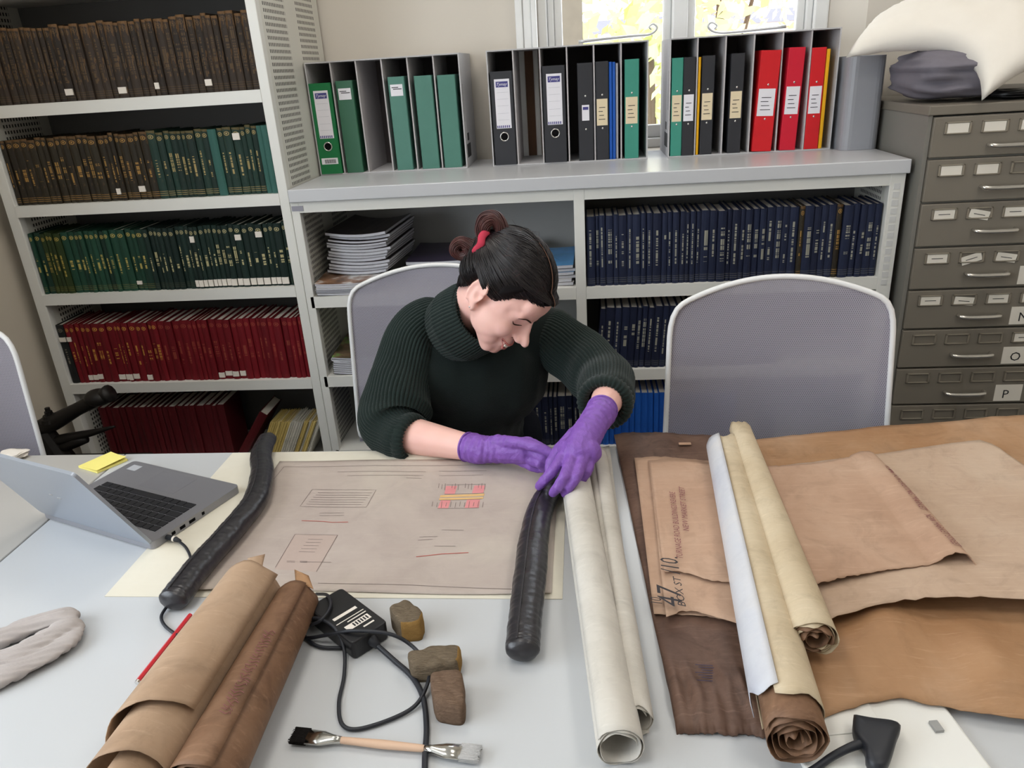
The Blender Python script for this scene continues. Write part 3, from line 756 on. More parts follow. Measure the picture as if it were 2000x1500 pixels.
# ================================================================== steel drawer cabinet
m_cab = plain('grey_brown_enamel', rgb(122, 115, 104), 0.42, 0.5, var=0.03, nscale=9)
m_cabs = plain('grey_enamel_side', rgb(126, 123, 116), 0.45, 0.5, var=0.03, nscale=9)
m_hold = plain('holder_metal', rgb(156, 148, 134), 0.35, 0.6, 0.5, var=0.05)
m_hand = plain('handle_nickel', rgb(206, 202, 194), 0.25, 0.6, 0.9, var=0.04)
m_cardw = plain('index_card', rgb(228, 222, 210), 0.8, var=0.02)
CX0, CX1, CYF, CZ = 0.957, 1.40, 2.29, 1.328
cab = tag(empty('drawer_cabinet', (CX0, CYF, 0)), 'grey-brown steel cabinet of many shallow card drawers', 'cabinet')
CW = CX1 - CX0
obj('carcass', g_join(g_box(0, 0.012, 0.004, .6, 0, CZ - .025), g_box(CW - .012, CW, 0.004, .6, 0, CZ - .025), g_box(.012, CW - .012, .01, .6, 0, CZ - .03)), m_cabs, cab)
obj('top_panel', g_box(-.004, CW + .004, -.004, .604, CZ - .026, CZ), m_cab, cab, bevel=.003)
ZDR = [1.300, 1.186, 1.063, .934, .805, .68, .552, .426, .30, .175, .05]
lets = {4: 'N', 5: 'O', 6: 'P'}
cards = {0: (0, 1, 2), 1: (0, 1), 2: (0, 1, 2), 3: (0, 1, 2), 4: (0, 1, 2, 3), 5: (3,)}
slip = {(2, 1): .22, (3, 1): -.3, (3, 2): .18, (4, 1): .1}
DW = CW - .024
for i in range(10):
    zt, zb_ = ZDR[i] - .003, ZDR[i + 1] + .003; h = zt - zb_
    d = obj('drawer', g_box(.012 + .002, CW - .012 - .002, -.006, .02, zb_, zt), m_cab, cab, bevel=.0025)
    for k in range(4):
        cx = .012 + .066 + k * .0965; cz = zt - .030; w, q = .035, .0165
        obj('label_holder', g_join(g_box(cx - w, cx + w, -.0105, -.006, cz + q - .004, cz + q), g_box(cx - w, cx + w, -.0105, -.006, cz - q, cz - q + .004),
                                   g_box(cx - w, cx - w + .006, -.0105, -.006, cz - q, cz + q), g_box(cx + w - .006, cx + w, -.0105, -.006, cz - q, cz + q)), m_hold, d, bevel=.0012)
        if k in cards.get(i, ()):
            a = slip.get((i, k), 0.0); R4 = Matrix.Translation((cx, 0, cz - (.004 if a else 0))) @ Matrix.Rotation(a, 4, 'Y')
            pr = [(g_move(g_box(-.028, .028, -.0092, -.0085, -.0125, .0125), R4), m_cardw)]
            if i >= 2: pr.append((g_move(g_box(-.016, .016, -.0097, -.0091, -.001, .0008), R4), m_ink))
            obj2('label_card', pr, d)
    P = smooth_path([(.165, -.006, zt - .078), (.166, -.022, zt - .079), (.18, -.028, zt - .0805), (.222, -.029, zt - .081), (.264, -.028, zt - .0805), (.278, -.022, zt - .079), (.279, -.006, zt - .078)], 5)
    obj('handle', g_tube(P, [.0045, .0065, .007, .0075, .007, .0065, .0045], 10), m_hand, d, smooth=True)
    if 3 <= i <= 7:
        pr = [(g_box(.316, .396, -.0075, -.0058, zb_ + .006, zb_ + .061), m_cardw)]
        if i in lets:
            g = text_geo(lets[i], .040); pr.append((g_move(g, Matrix.Translation((.338, -.008, zb_ + .016)) @ Matrix.Rotation(pi / 2, 4, 'X')), m_ink))
        obj2('letter_card', pr, d)

# pillow, cloth bundle and black bag on the cabinet
def lag(t, a, b, c): return a * (2 * (t - .5) * (t - 1)) + b * (-4 * t * (t - 1)) + c * (2 * t * (t - .5))
m_pil = plain('white_cotton', rgb(232, 226, 216), 0.85, 0.15, var=0.02, nscale=40, bump=0.15)
def pillow(name, C, puff, mat):
    """C: 3x3 control points, Lagrange patch, puffed both ways"""
    C = [[Vector(p) for p in r] for r in C]
    def mid_(u, v): return lag(v, *[lag(u, C[0][j], C[1][j], C[2][j]) for j in range(3)])
    N = 36; V = []; 
    for side in (1, -1):
        for i in range(N + 1):
            for j in range(N + 1):
                u, v = i / N, j / N; p = mid_(u, v); e_ = 1e-3
                n = (mid_(u + e_, v) - mid_(u - e_, v)).cross(mid_(u, v + e_) - mid_(u, v - e_)).normalized()
                k = (max(0, 16 * u * (1 - u) * v * (1 - v))) ** 0.42
                ed = min(u, v, 1 - u, 1 - v); wr = n3((u * 26, v * 26, 3)) * .006 * exp(-ed * 7) * min(1, ed * 30) + n3((u * 7, v * 7, 9)) * .008 * k
                V.append(p + n * (side * (puff * k) + wr))
    Fc = []; S = (N + 1) ** 2
    for s in (0, 1):
        for i in range(N):
            for j in range(N):
                a = s * S + i * (N + 1) + j; q = (a, a + N + 1, a + N + 2, a + 1); Fc.append(q if s == 0 else q[::-1])
    o = obj(name, (V, Fc), mat, smooth=True)
    bm = bmesh.new(); bm.from_mesh(o.data); bmesh.ops.remove_doubles(bm, verts=bm.verts, dist=1e-5); bmesh.ops.recalc_face_normals(bm, faces=bm.faces); bm.to_mesh(o.data); bm.free()
    return o
A_ = aty(1652, 113, 2.50); B_ = aty(1917, 197, 2.268); AB = aty(1850, 90, 2.40)
C_ = B_ + Vector((.46, .13, .10)); D_ = A_ + Vector((.36, .30, .10)); MID = Vector((1.17, 2.52, 1.545))
pl = pillow('pillow', [[A_, AB, B_], [A_ + Vector((.15, .16, .10)), MID, (B_ + C_) / 2 + Vector((0, 0, .06))], [D_, (C_ + D_) / 2 + Vector((0, 0, .06)), C_]], 0.074, m_pil)
tag(pl, 'white feather pillow slumped over the cloth bundle on the cabinet', 'pillow')
m_gcl = plain('grey_fabric', rgb(118, 114, 122), 0.9, 0.1, var=0.06, nscale=60, bump=0.2)
def bundle(c, r, seed, amp):
    V, Fc = [], []; nu, nv = 48, 28
    for i in range(nv + 1):
        th = pi * i / nv
        for j in range(nu):
            ph = 2 * pi * j / nu; s = lambda x, k: math.copysign(abs(x) ** k, x)
            p = Vector((s(sin(th), .6) * s(cos(ph), .6), s(sin(th), .6) * s(sin(ph), .6), s(cos(th), .8)))
            f = 1 + amp * mnoise.noise(Vector((p.x * 1.2 + seed, p.y * 1.5, p.z * 4.5))) - amp * .9 * exp(-((p.z - .18 - .3 * p.x * .4) / .07) ** 2) - amp * .6 * exp(-((p.z + .42 + .2 * p.x) / .06) ** 2)
            V.append((c[0] + r[0] * p.x * f, c[1] + r[1] * p.y * f, c[2] + r[2] * p.z * (1 + .3 * (f - 1))))
    for i in range(nv):
        for j in range(nu):
            a = i * nu + j; b = i * nu + (j + 1) % nu; Fc.append((a, a + nu, b + nu, b))
    return V, Fc
cb = obj('cloth_bundle', bundle((1.068, 2.50, CZ + .074), (.124, .17, .068), 2.0, .16), m_gcl, smooth=True)
tag(cb, 'folded grey cloth bundle under the white pillow', 'cloth')
m_bag = plain('black_plastic', rgb(26, 25, 26), 0.3, 0.5, var=0.1)
bb = obj('black_bag', bundle((1.27, 2.47, CZ + .017), (.125, .15, .015), 5.0, .2), m_bag, smooth=True)
tag(bb, 'flat black plastic bag lying on the drawer cabinet', 'bag')

# ================================================================== desks
def desk_mat(name, c, rough):
    t = NT(name, rough, 0.5); n = t.noise(t.coords(), 3, 3); n2 = t.noise(t.coords(), 60, 3)
    t.color(t.mix(n, c, tuple(v * .985 for v in c[:3]) + (1,)))
    t.put(t.b.inputs['Roughness'], t.math('ADD', rough, t.math('MULTIPLY', n2, .02)))
    return t.m
m_desk = desk_mat('white_laminate', rgb(192, 194, 196), 0.24)
m_desk2 = desk_mat('pale_grey_laminate', rgb(176, 173, 168), 0.3)
m_leg = plain('silver_leg', rgb(170, 170, 172), 0.35, 0.5, 0.8)
SEAM = -1.056
def desk(x0, x1, y0, y1, mat, label):
    e = tag(empty('desk', ((x0 + x1) / 2, (y0 + y1) / 2, 0)), label, 'desk', 'desks pushed together'); w, d = (x1 - x0) / 2, (y1 - y0) / 2
    obj('desk_top', g_box(-w, w, -d, d, ZD - .025, ZD), mat, e, bevel=.002)
    for sx in (-1, 1):
        for sy in (-1, 1): obj('leg', g_box(sx * (w - .06) - .025, sx * (w - .06) + .025, sy * (d - .06) - .025, sy * (d - .06) + .025, 0, ZD - .0655), m_leg, e)
    obj('frame', g_join(g_box(-w + .04, w - .04, -d + .04, -d + .08, ZD - .065, ZD - .0252), g_box(-w + .04, w - .04, d - .08, d - .04, ZD - .065, ZD - .0252)), m_leg, e)
    return e
desk(SEAM + .0015, 1.55, 0.30, YE, m_desk, 'white desk under the spread drawings')
desk(-1.90, SEAM - .0015, 0.30, YE, m_desk2, 'pale grey desk at the far left under the laptop lid')

# ================================================================== mesh-back chairs
def net_mat():
    t = NT('grey_net_fabric', 0.75, 0.25)
    s = t.xyz(t.coords()); p = 0.0042
    a = t.math('FRACT', t.math('DIVIDE', t.math('ADD', s[0], t.math('MULTIPLY', s[2], .5)), p)); b = t.math('FRACT', t.math('DIVIDE', t.math('SUBTRACT', s[0], t.math('MULTIPLY', s[2], .5)), p))
    hole = t.math('MULTIPLY', t.band(a, .22, .78), t.band(b, .22, .78))
    t.color(t.mix(hole, rgb(158, 154, 164), rgb(122, 118, 132)))
    tr = t.n('ShaderNodeBsdfTransparent'); mx = t.n('ShaderNodeMixShader'); t.put(mx.inputs[0], t.math('MULTIPLY', hole, .30))
    t.t.links.new(t.b.outputs[0], mx.inputs[1]); t.t.links.new(tr.outputs[0], mx.inputs[2]); t.t.links.new(mx.outputs[0], t.t.nodes['Material Output'].inputs[0])
    t.bump(hole, .3, .0006)
    return t.m
m_net = net_mat()
m_chf = plain('white_chair_frame', rgb(226, 226, 226), 0.35, 0.5, var=0.02)
m_seat = plain('charcoal_seat_fabric', rgb(48, 48, 54), 0.9, 0.1, var=0.1, nscale=200)
m_blackp = plain('black_nylon', rgb(26, 26, 28), 0.45, 0.4)
def chair(x, y, rz, label, top=1.037, w=.252):
    e = tag(empty('mesh_chair', (x, y, 0), rz), label, 'chair', 'grey mesh-back office chairs')
    zb0, zt = .50, top
    def edge(v):      # half width against height
        return w * (1.0 - .06 * v) * (1 if v < .9 else sqrt(max(0, 1 - ((v - .9) / .1) ** 2 * .10)))
    def pt(u, v):     # u -1..1, v 0..1 ; back surface in local XZ, curved
        crown = .052 * (1 - u * u)
        X = u * edge(v); Z = zb0 + (zt - .052 - zb0) * v + crown * v ** 4
        return (X, .03 * (u * u) * -1 + .05 * v * v + .012 * sin(v * pi), Z)
    obj('net_back', g_grid(lambda a, b: pt(a * 2 - 1, b), 28, 24), m_net, e, smooth=True)
    per = [pt(-1, v / 22) for v in range(23)] + [pt(-1 + 2 * k / 32, 1) for k in range(1, 32)] + [pt(1, 1 - v / 22) for v in range(23)] + [pt(1 - 2 * k / 16, 0) for k in range(1, 16)]
    sm = [Vector(p) for p in per]
    for _ in range(2): sm = [(sm[i - 1] + sm[i] * 2 + sm[(i + 1) % len(sm)]) / 4 for i in range(len(sm))]
    obj('back_frame', g_tube(sm + [sm[0]], .0062, 10), m_chf, e, smooth=True)
    obj('back_spine', g_tube(smooth_path([(0, .06, .72), (0, .085, .58), (0, .05, .46), (0, -.1, .42)], 5), .022, 10), m_blackp, e, smooth=True)
    obj('seat', [tuple(p) for p in []] and None or g_loft([[(px * k, -.24 + py * k, z) for px, py in rrect(-.235, .235, -.23, .23, .07)] for k, z in ((.9, .425), (1, .44), (1, .47), (.93, .488), (.5, .492))]), m_seat, e, smooth=True)
    for s in ():
        obj('armrest', g_join(g_tube(smooth_path([(s * .24, -.2, .44), (s * .29, -.2, .46), (s * .3, -.2, .6)], 4), .014, 8), g_box(s * .3 - .03, s * .3 + .03, -.30, -.10, .60, .622)), m_blackp, e) if False else None
    obj('gas_column', g_tube([(0, -.24, .10), (0, -.24, .28), (0, -.24, .281), (0, -.24, .425)], [.03, .03, .017, .017], 14), m_blackp, e)
    for k in range(5):
        a = 2 * pi * k / 5 + .3; d = Vector((cos(a), sin(a), 0)); c = Vector((0, -.24, .10))
        lg = obj('base_spoke', g_tube([c, c + d * .15 + Vector((0, 0, -.01)), c + d * .30 + Vector((0, 0, -.035))], [.026, .02, .015], 8), m_blackp, e)
        q = c + d * .29; ax = Vector((-d.y, d.x, 0))
        obj('castor', g_cyl((q.x - ax.x * .012, q.y - ax.y * .012, .03), (q.x + ax.x * .012, q.y + ax.y * .012, .03), .029, n=14), m_blackp, lg)
    return e
chair(0.425, 1.60, 0.0, 'empty grey mesh-back chair pushed to the desk at right', 1.037)
chair(-0.418, 1.985, radians(3), 'grey mesh-back chair behind the seated person', 1.000, .256)
chair(-1.625, 1.60, 0.0, 'grey mesh-back chair cut by the left picture edge', 1.015)

# ================================================================== old iron press beside the bookcase
m_iron = plain('black_cast_iron', rgb(34, 31, 29), 0.5, 0.4, 0.3, var=0.25, nscale=40, bump=0.3)
pr = tag(empty('iron_press', (-1.66, 2.13, 0)), 'old black cast iron press before the bottom shelf', 'press')
def R_(px, py, Y=2.13):
    p = aty(px, py, Y); return (p.x + 1.66, p.y - 2.13, p.z)
obj('press_arm', g_join(g_tube(smooth_path([R_(78, 838), R_(110, 822), R_(150, 800), R_(190, 780), R_(215, 768)], 5), [.030, .028, .022, .022, .03], 12), g_ell(R_(192, 776), (.045, .04, .028))), m_iron, pr, smooth=True)
b0 = Vector(R_(100, 822))
obj('bolt', g_join(g_cyl(b0, b0 + Vector((0, 0, .012)), .034, .03), g_cyl(b0 + Vector((0, 0, .012)), b0 + Vector((0, 0, .022)), .023, .020), g_cyl(b0 + Vector((0, 0, .022)), b0 + Vector((0, 0, .036)), .013, .012, 6), g_cyl(b0 + Vector((0, 0, .036)), b0 + Vector((0, 0, .048)), .008)), m_iron, pr, smooth=False)
obj('lower_blade', g_join(g_tube(smooth_path([R_(80, 868), R_(130, 856), R_(180, 845), R_(224, 833)], 5), [.02, .018, .012, .004], 10), g_tube([R_(92, 885), R_(150, 862), R_(170, 858)], [.02, .02, .012], 10)), m_iron, pr, smooth=True)
obj('column', g_join(g_tube([R_(84, 845), (-.13, 0, .36), (-.12, 0, .05)], [.035, .045, .055], 12), g_box(-.2, .12, -.12, .12, 0, .05)), m_iron, pr)
obj('base_plate', g_box(-.16, .14, -.1, .1, .30, .325), m_iron, pr, bevel=.006)
# ================================================================== things on the desk
def D(px, py, dz=0.0): return atz(px, py, ZD + dz)
def resample(pts, m):
    P = smooth_path(pts, 8); L = [0]
    for i in range(1, len(P)): L.append(L[-1] + (P[i] - P[i - 1]).length)
    out = []; k = 0
    for i in range(m + 1):
        s = L[-1] * i / m
        while k < len(L) - 2 and L[k + 1] < s: k += 1
        t = (s - L[k]) / max(L[k + 1] - L[k], 1e-9); out.append(P[k].lerp(P[k + 1], t))
    return out
def sheet(name, top, bot, dz, zf, mat, thick=0.0008, nu=40, nv=30, parent=None, rough=.004):
    """paper spanned between its far and near edges, lying at height dz with relief zf(u, v)"""
    A = resample([D(x, y, dz) for x, y in top], nu); B = resample([D(x, y, dz) for x, y in bot], nu)
    bow = [0.0] * (nv + 1)
    def f(u, v):
        i = min(int(round(u * nu)), nu); p = A[i].lerp(B[i], v)
        ed = min(v, 1 - v); p = p + (A[i] - B[i]).normalized() * (rough * n3((u * 34, v * 3, dz * 100)) * exp(-ed * 14))
        return (p.x, p.y, ZD + dz + zf(u, v))
    return obj(name, g_grid(f, nu, nv), mat, parent, smooth=True, solid=thick)
def paper_mat(name, c0, c1, c2, sc=6, rough=0.75, fleck=0.25):
    t = NT(name, rough, 0.25); n = t.noise(t.coords(), sc, 5, 0.6, 0.4); n2 = t.noise(t.coords(), sc * 22, 4, 0.7); n3_ = t.noise(t.mapping(t.coords(), (1, 6, 1)), sc * 3, 4, .6)
    c = t.ramp(n, [(0.30, c0), (0.5, c1), (0.70, c2)])
    c = t.mix(t.math('MULTIPLY', t.math('MULTIPLY', n3_, n2), fleck), c, tuple(v * .35 for v in c0[:3]) + (1,))
    st = t.noise(t.coords(), sc * 2.6, 6, .68, 1.2)       # handling stains and rubbed grime
    st = t.math('MULTIPLY', t.math('MAXIMUM', t.math('SUBTRACT', st, .50), 0.0), fleck * 5.0)
    c = t.mix(t.math('MINIMUM', st, .55), c, tuple(v * .42 for v in c0[:3]) + (1,))
    fb = t.noise(t.mapping(t.coords(), (14, 190, 60), (3, 1, 2)), 1.0, 4, .7)   # long fibres
    fb = t.math('MULTIPLY', t.math('MAXIMUM', t.math('SUBTRACT', fb, .56), 0.0), fleck * 4.0)
    c = t.mix(t.math('MINIMUM', fb, .4), c, tuple(min(1, v * 1.5 + .03) for v in c2[:3]) + (1,))
    t.color(c); t.bump(t.math('ADD', n2, n3_), 0.12, 0.001)
    return t.m
m_cream = paper_mat('cream_backing_paper', rgb(212, 205, 188), rgb(216, 210, 194), rgb(219, 214, 200), 3, .8, .06)
m_draw = paper_mat('old_drawing_linen', rgb(172, 158, 150), rgb(182, 169, 160), rgb(192, 181, 169), 4, .8, .12)
m_brown = paper_mat('dark_brown_wrapper', rgb(86, 64, 54), rgb(104, 80, 68), rgb(118, 92, 78), 9, .55, .5)
m_tan = paper_mat('tan_plan_paper', rgb(174, 140, 116), rgb(186, 153, 129), rgb(194, 164, 141), 5, .7, .25)
m_tan2 = paper_mat('orange_brown_wrapper', rgb(158, 116, 80), rgb(172, 133, 98), rgb(186, 152, 122), 4, .6, .3)
m_tan3 = paper_mat('pale_tan_plan', rgb(182, 155, 132), rgb(192, 166, 144), rgb(200, 177, 156), 5, .7, .25)
m_kraft = paper_mat('kraft_roll', rgb(160, 131, 106), rgb(171, 143, 117), rgb(180, 154, 130), 5, .65, .3)
m_kraft2 = paper_mat('dark_kraft_roll', rgb(112, 82, 61), rgb(128, 96, 73), rgb(142, 110, 86), 7, .6, .45)
m_whiter = paper_mat('white_plan_paper', rgb(188, 182, 171), rgb(200, 194, 184), rgb(206, 201, 192), 5, .7, .2)
m_creamr = paper_mat('cream_plan_paper', rgb(184, 165, 136), rgb(198, 180, 151), rgb(207, 191, 164), 8, .6, .25)
m_bluew = paper_mat('white_tape_wrap', rgb(188, 189, 198), rgb(200, 201, 206), rgb(208, 206, 206), 8, .4, .08)
m_inkg = plain('grey_ink', rgb(118, 104, 100), 0.8, var=0.2, nscale=80)
m_inkr = plain('red_ink', rgb(176, 84, 74), 0.8, var=0.2, nscale=80)
m_inkv = plain('violet_ink', rgb(128, 74, 76), 0.8, var=0.2, nscale=80)
m_pink = plain('pink_wash', rgb(212, 138, 138), 0.8, var=0.1, nscale=60)
m_ochre = plain('ochre_wash', rgb(214, 176, 118), 0.8, var=0.1, nscale=60)
m_tint = plain('faded_pink_wash', rgb(176, 158, 148), 0.8, var=0.04, nscale=30)

# backing sheet and the drawing
bs = obj('backing_sheet', g_box(-0.797, -0.045, 0.944, 1.442, ZD + .0003, ZD + .0012), m_cream)
tag(bs, 'large cream backing sheet flat under the old drawing', 'paper')
DX0, DX1, DY0, DY1 = -0.668, -0.062, 0.955, 1.394
def dz_(x, y):
    u = (x - DX0) / (DX1 - DX0); v = (y - DY0) / (DY1 - DY0)
    b = .0022 + .0012 * sin(u * 9 + 1) * (1 - v) ** 2 + .003 * exp(-(v / .06) ** 2) * (0.5 + .5 * sin(u * 7)) + .0022 * exp(-((1 - v) / .05) ** 2) + .0008 * sin(u * 14 + v * 3)
    return ZD + max(b, .0016)
dr = obj('engineering_drawing', g_grid(lambda u, v: (DX0 + u * (DX1 - DX0), DY0 + v * (DY1 - DY0) + .004 * sin(u * 6) * (1 - v), dz_(DX0 + u * (DX1 - DX0), DY0 + v * (DY1 - DY0))), 60, 40), m_draw, smooth=True, solid=0.0003)
tag(dr, 'old pinkish engineering drawing spread out on the desk', 'drawing')
SO, SS = (480, 860), 3.125     # crop used to read the sheet off the photograph
def on_sheet(x, y, lift=.0009):
    p = D(SO[0] + x / SS, SO[1] + y / SS, .003); return Vector((p.x, p.y, dz_(p.x, p.y) + lift))
def ink(pts, w):
    P = [on_sheet(*p) for p in pts]; Q = []
    for i in range(len(P) - 1):
        n = max(1, int((P[i + 1] - P[i]).length / .012))
        for k in range(n): q = P[i].lerp(P[i + 1], k / n); Q.append(q)
    Q.append(P[-1]); V, Fc = [], []
    for i, q in enumerate(Q):
        q = Vector((q.x, q.y, dz_(q.x, q.y) + .0009)); t = (Q[min(i + 1, len(Q) - 1)] - Q[max(i - 1, 0)]); t.z = 0; t.normalize(); nrm = Vector((-t.y, t.x, 0))
        V += [q - nrm * w / 2, q + nrm * w / 2]
        if i: k = 2 * i; Fc.append((k - 2, k - 1, k + 1, k)) if False else Fc.append((k - 2, k, k + 1, k - 1))
    return V, Fc
def wash(quad, n=6, lift=.0007):
    a, b, c, d = [Vector((x, y, 0)) for x, y in quad]
    def f(u, v):
        p = a.lerp(b, u).lerp(d.lerp(c, u), v); return on_sheet(p.x, p.y, lift)
    return g_grid(f, n, n)
grey = [[(232, 163), (1560, 150)], [(232, 163), (165, 245), (95, 345)], [(560, 192), (1100, 190)], [(1180, 187), (1470, 187)], [(620, 216), (1085, 213)], [(1180, 214), (1450, 212)], [(980, 229), (1072, 231)],
        [(405, 298), (795, 305), (735, 410), (330, 402), (405, 298)], [(450, 442), (600, 442)], [(450, 458), (600, 457)], [(300, 572), (560, 577)], [(300, 572), (180, 775)], [(560, 577), (430, 800)],
        [(1195, 545), (1330, 548)], [(1150, 645), (1280, 645)], [(1060, 590), (1170, 586)], [(1050, 610), (1140, 604)], [(440, 870), (1000, 885), (1640, 914)], [(330, 740), (520, 742)]]
for i in range(6): grey.append([(440 - i * 14, 318 + i * 14), (770 - i * 13, 323 + i * 14)])
for i in range(5): grey.append([(380 - i * 14, 602 + i * 19), (470 - i * 12, 604 + i * 19)])
grey += [[(250, 735), (300, 736)], [(250, 742), (300, 743)], [(330, 735), (375, 737)], [(330, 742), (375, 744)]]
for i in range(12): grey.append([(1180 - i % 3 * 8 + i * 27, 262 + (i % 2) * 6), (1176 - i % 3 * 8 + i * 27, 290 + (i % 3) * 6)]); grey.append([(1142 + i * 28, 372 + (i % 2) * 6), (1136 + i * 28, 402 + (i % 3) * 4)])
grey += [[(1225, 270), (1465, 268)], [(1212, 328), (1455, 322)], [(1180, 364), (1440, 358)], [(1168, 414), (1425, 412)]]
obj('ink_lines', g_join(*[ink(p, .0009) for p in grey]), m_inkg, dr)['kind'] = 'stuff'
obj('red_line', ink([(340, 489), (470, 493), (530, 499), (625, 498)], .0016), m_inkr, dr)
obj('red_line', ink([(1040, 712), (1200, 693), (1360, 685)], .0018), m_inkr, dr)
for q in ([(1222, 277), (1290, 277), (1275, 325), (1212, 325)], [(1395, 276), (1462, 276), (1450, 321), (1380, 323)], [(1190, 365), (1250, 364), (1235, 412), (1172, 412)], [(1350, 361), (1430, 361), (1422, 410), (1335, 412)]):
    obj('pink_wash', wash(q), m_pink, dr)
for q in ([(1188, 333), (1458, 325), (1454, 340), (1184, 346)], [(1182, 351), (1452, 346), (1446, 358), (1178, 362)]): obj('ochre_wash', wash(q, 8), m_ochre, dr)
obj('title_block', wash([(300, 572), (560, 577), (430, 800), (175, 785)], 8, .0005), m_tint, dr)
# faint fold shadows are real creases: two shallow folds
# ------------------------------------------------------------------ leather snake weights
def leather():
    t = NT('black_leather', 0.32, 0.55); n = t.noise(t.coords(), 45, 4, .6); n2 = t.noise(t.coords(), 400, 3)
    t.color(t.mix(n, rgb(30, 29, 32), rgb(46, 44, 48))); t.bump(t.math('ADD', n, t.math('MULTIPLY', n2, .4)), .35, .0012); return t.m
m_leather = leather()
def snake(pts, rs, label, seed, cut0=False):
    P = smooth_path(pts, 26); m = len(P); rr = lerp_list(rs, m)
    for k in range(13):        # round the near end
        rr[m - 1 - k] *= sqrt(max(0.02, 1 - ((13 - k) / 13.0) ** 2.2))
    if not cut0:
        for k in range(6): rr[k] *= sqrt(max(0.02, 1 - ((6 - k) / 6.0) ** 2.2))
    def rf(s, a):
        w = .05 * mnoise.noise(Vector((s * 85, cos(a) * 1.1 + seed, sin(a) * 1.1))) + .03 * mnoise.noise(Vector((s * 150 + 3 * sin(a), cos(a) * 2, seed))) 
        return (1 + w * max(0, cos(a)) ** .5 + .04 * mnoise.noise(Vector((s * 30, cos(a) * 1.5, sin(a) * 1.5 + seed)))) * (1 if cos(a) > -.4 else .96)
    o = obj('snake_weight', g_tube(P, rr, 28, rfun=rf, flat=.78), m_leather, smooth=True)
    # stitched seam along the top
    Pn, T, N = frames(P)
    seam = [Pn[i] + N[i] * rr[i] * .78 * 0.985 + T[i].cross(N[i]) * rr[i] * .28 for i in range(4, m - 14)]
    obj('seam', g_tube(seam, .0016, 6), m_leather, o, smooth=True)
    return tag(o, label, 'weight', 'leather snake weights')
sh = .0205
snake([D(510, 868, sh) + Vector((0, .035, -.004)), D(510, 888, sh), D(512, 925, sh), D(500, 975, sh), D(470, 1016, sh), D(430, 1062, sh), D(385, 1112, sh), D(350, 1158, sh), D(332, 1180, sh)], [.0205, .0225, .024, .0245, .0245, .0245, .025, .025, .0245], 'long black leather snake weight curving beside the laptop', 1.0, True)
snake([D(1098, 918, sh), D(1078, 952, sh), D(1054, 1000, sh), D(1042, 1060, sh), D(1036, 1120, sh), D(1028, 1190, sh), D(1022, 1250, sh), D(1020, 1282, sh)], [.020, .0225, .0245, .026, .0265, .025, .0245, .024], 'black leather snake weight held by the gloved hands', 4.0)

# ------------------------------------------------------------------ laptop
m_alu = plain('grey_aluminium', rgb(150, 150, 156), 0.38, 0.5, 0.55, var=0.02, nscale=8)
m_alu2 = plain('pale_aluminium_lid', rgb(166, 172, 182), 0.35, 0.5, 0.5, var=0.02, nscale=8)
m_key = plain('black_key', rgb(30, 31, 36), 0.5, 0.4)
m_pad = plain('touchpad', rgb(142, 142, 148), 0.3, 0.5, 0.4)
m_screen = plain('dark_screen', rgb(16, 17, 20), 0.1, 0.6)
lA, lB, lC = D(262, 900, .016), D(468, 948, .016), D(302, 1066, .016)
ex = (lB - lA).normalized(); ey = (lC - lB); ey = (ey - ex * ey.dot(ex)).normalized(); LW = (lB - lA).length; LD = (lC - lB).length * .985
lap = tag(empty('laptop', (0, 0, 0)), 'open grey laptop seen from behind its lid', 'laptop')
ez = Vector((0, 0, 1)); hx = ex.cross(ey).z    # handedness
LM = Matrix(((ex.x, ey.x, 0, lB.x), (ex.y, ey.y, 0, lB.y), (0, 0, 1, ZD + .0008), (0, 0, 0, 1)))   # local: x from -LW..0, y 0 (user side)..LD (hinge)
def lobj(n, g, m, parent=lap, **k): return obj(n, g_move(g, LM), m, parent, recalc=True, **k)
lobj('base', prism(rrect(-LW, 0, 0, LD, .010), 0.001, .016), m_alu)
lobj('touchpad', g_box(-LW * .66, -LW * .34, .012, .075, .0158, .0163), m_pad)
lobj('palm_sticker', g_box(-LW + .018, -LW + .044, .014, .034, .0160, .0164), plain('grey_sticker', rgb(176, 178, 184), .4))
kb = lobj('keyboard_well', g_box(-LW + .022, -.022, .088, LD - .028, .0155, .0161), m_alu)
kw = (LW - .048) / 14.5; kd = (LD - .028 - .088) / 6.0
for r in range(6):
    y0 = .088 + r * kd; x = -.024
    row = {0: [1.3, 1, 1, 1.2, 5.2, 1.2, 1, 1.2, 1.2], 1: [2.2] + [1] * 10 + [2.2], 2: [1.8] + [1] * 11 + [1.7], 3: [1.5] + [1] * 12 + [1], 4: [1] * 13 + [1.5], 5: [1.03] * 14}[r]
    # the user's left is at the hinge-side right of the picture
    for wk in row:
        w = wk * kw
        lobj('key', g_box(x - w + .0012, x - .0012, y0 + .0012, y0 + kd - .0012, .0160, .0176), m_key, kb); x -= w
for y, w in ((.095, .006), (.118, .014), (.142, .012), (.165, .008)): lobj('port', g_box(-.0005, .0006, y, y + w, .005, .011), m_hole)
